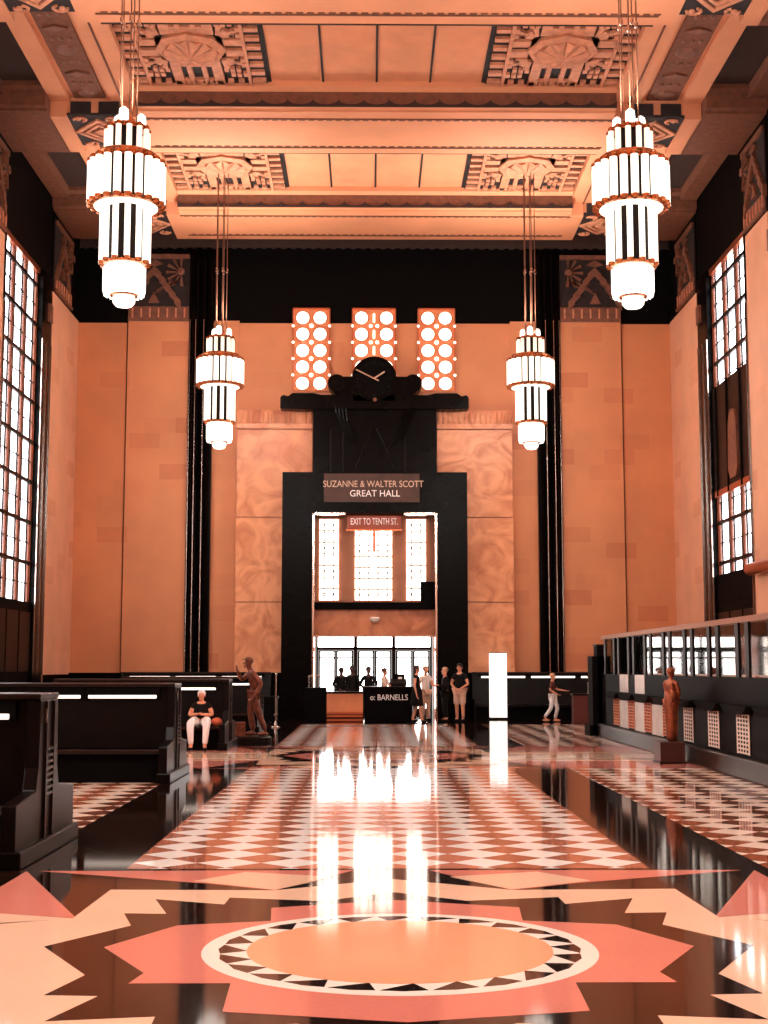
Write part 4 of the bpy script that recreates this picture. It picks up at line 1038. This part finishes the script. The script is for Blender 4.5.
walk = dict(knL=(.09, -.16, .5), anL=(.09, -.06, .1), toL=(.09, -.2, .05), knR=(-.09, .06, .48), anR=(-.09, .3, .16), toR=(-.09, .17, .06), elL=(.2, -.14, 1.16), wrL=(.14, -.42, 1.12), elR=(-.2, .08, 1.14), wrR=(-.2, -.14, 1.02))
person('fair-haired child in dark red shirt and white trousers stepping right with one arm out', (5.32, 41.2, 0), 1.35, 1.48, walk, top=M_browncloth, bottom=M_whitecloth, hair=M_hairbl, shoes=M_skin, sleeve=.9)
person('person mostly hidden behind the far end of the counter, one arm hanging by the lectern', (6.38, 40.7, 0), -1.4, 1.5, None, top=M_paper, bottom=M_blackcloth, sleeve=.4)
for i, (x, y, r, h, lb) in enumerate(((-1.06, 43.7, .4, 1.66, 'leftmost of the three dark silhouettes behind the orange desk'), (-.70, 42.9, -.5, 1.72, 'middle of the three dark silhouettes, standing close to the left one'), (-.2, 43.5, .2, 1.68, 'rightmost of the three dark silhouettes, alone against the middle door'))):
    ps = dict(elL=(.3, .02, 1.16), wrL=(.14, -.12, 1.02), elR=(-.28, .02, 1.14), wrR=(-.12, -.14, 1.0)) if i != 1 else None
    person(lb, (x, y, 0), r, h, ps, hair=M_hairb, sleeve=1.1, build_=1.15, skin=mat('skin_tan', (84, 46, 32), .6), group='dark silhouettes behind the desks')  # skin colour darkened to paint backlit figures before the bright doors
person('clerk in a pale top behind the sales counter looking down', (.3, 42.5, 0), 1.2, 1.64, dict(elL=(.24, -.1, 1.12), wrL=(.14, -.32, 1.08), elR=(-.24, -.1, 1.12), wrR=(-.14, -.32, 1.08)), top=M_paper, bottom=M_beige, hair=mat('auburn_hair', (90, 50, 34), .7), sleeve=.8)

# bronze figures
lean = dict(pel=(.02, .06, .92), belly=(.02, .04, 1.04), chest=(.02, -.02, 1.27), neckb=(.02, -.06, 1.40), neck=(.02, -.08, 1.46), hd0=(.02, -.11, 1.52), hd1=(.02, -.13, 1.60), hd2=(.02, -.11, 1.68),
            elR=(-.22, -.24, 1.22), wrR=(-.05, -.34, 1.40), shR=(-.16, -.06, 1.36), shL=(.19, -.04, 1.36), elL=(.26, .14, 1.14), wrL=(.22, .02, .92),
            knR=(-.08, -.05, .5), anR=(-.08, .02, .1), toR=(-.08, -.13, .04), knL=(.12, .1, .5), anL=(.13, .26, .1), toL=(.14, .12, .04))
sb_ = person('bronze statue of a man in a cap leaning his forearm towards the bench end', (-2.72, 30.4, .12), -1.35, 1.78, lean, hair=M_bronzedk, bodymat=M_bronzedk, name='bronze_statue', cat='statue', sleeve=1.2, cap=True)
b = MB().lathe([(.42, 0), (.42, .08), (.36, .12)], (0, 0, 0), 16); b.xf(Matrix.Translation((0, 0, -.12))); 
me = bpy.data.meshes.new('statue_base'); b.bm.to_mesh(me); b.bm.free(); me.materials.append(M_bronzedk); o = bpy.data.objects.new('statue_base', me); me.materials[0] = M_frame; col.objects.link(o); o.parent = sb_
dbag = MB().box(-.12, .12, -.5, -.28, 0, .3); dbag.xf(Matrix.Translation((.0, .1, 0)))
me = bpy.data.meshes.new('duffel_bag'); dbag.bm.to_mesh(me); dbag.bm.free(); me.materials.append(M_bronzedk); o = bpy.data.objects.new('duffel_bag', me); col.objects.link(o); o.parent = sb_
tall = dict(elR=(-.19, -.06, 1.14), wrR=(-.08, -.17, 1.0), elL=(.19, -.06, 1.14), wrL=(.08, -.17, 1.0), anL=(.05, .03, .09), toL=(.05, -.1, .035), anR=(-.05, .03, .09), toR=(-.05, -.1, .035), knL=(.05, 0, .5), knR=(-.05, 0, .5))
st2 = person('small copper-coloured standing statue on a dark box before the ticket counter', (4.99, 23.47, .365), 2.2, 1.27, tall, hair=M_bronze, bodymat=M_bronze, name='bronze_statue', cat='statue', sleeve=1.2)
sk = MB().lathe([(.10*.75, .0), (.13*.75, .1), (.15*.75, .4), (.165*.75, .75), (.14*.75, .86)], (0, 0, 0), 14)
me = bpy.data.meshes.new('long_skirt'); sk.bm.to_mesh(me); sk.bm.free(); me.materials.append(M_bronze); o = bpy.data.objects.new('long_skirt', me); col.objects.link(o); o.parent = st2
for p in me.polygons: p.use_smooth = True
pb = empty('statue_plinth', (4.95, 23.5, 0), 'dark brown box plinth under the small copper-coloured statue', 'plinth')
bx('plinth_body', mat('plinth_brown', (62, 28, 20), .4), pb, 4.73, 5.15, 23.2, 23.75, 0, .36, bevel=.01); bx('plinth_foot', M_frame, pb, 4.71, 5.17, 23.18, 23.77, 0, .03)

# ------------------------------------------------------------------ light
w = bpy.data.worlds.new('world'); sc.world = w; w.use_nodes = True
bgn = w.node_tree.nodes['Background']; bgn.inputs[0].default_value = (1, .93, .86, 1); bgn.inputs[1].default_value = .5
def light(kind, name, loc, energy, color=(1, .97, .93), **k):
    l = bpy.data.lights.new(name, kind); l.energy = energy; l.color = color
    for a, v in k.items(): setattr(l, a, v)
    o = bpy.data.objects.new(name, l); col.objects.link(o); o.location = loc; return o
for x in (-4.46, 4.46):
    for y in (8.1, 23.35, 38.55):
        o = light('SPOT', 'chandelier_uplight', (x, y, 11.55), 1450, spot_size=math.radians(125), spot_blend=.7, shadow_soft_size=.3); o.rotation_euler = (PI, 0, 0)
        o = light('POINT', 'chandelier_glow', (x, y, 10.2), 1500 if y < 10 else 3500, shadow_soft_size=.8)

# ------------------------------------------------------------------ camera
cd = bpy.data.cameras.new('camera'); cam = bpy.data.objects.new('camera', cd); col.objects.link(cam)
cd.sensor_fit = 'VERTICAL'; cd.sensor_height = 24; cd.lens = 1366/1024*24; cd.clip_end = 200
cam.location = (-.15, 0, 1.6)
cam.rotation_euler = (PI/2+math.radians(6.515), 0, -math.radians(.5834))
sc.camera = cam
vs_ = sc.view_settings; vs_.view_transform = 'Standard'; vs_.look = 'None'; vs_.gamma = 1; vs_.use_curve_mapping = False; vs_.exposure = .12
c = sc.cycles; c.max_bounces = 8; c.diffuse_bounces = 4; c.glossy_bounces = 4; c.transparent_max_bounces = 12; c.use_denoising = True; c.sample_clamp_indirect = 6
c.caustics_reflective = False; c.caustics_refractive = False
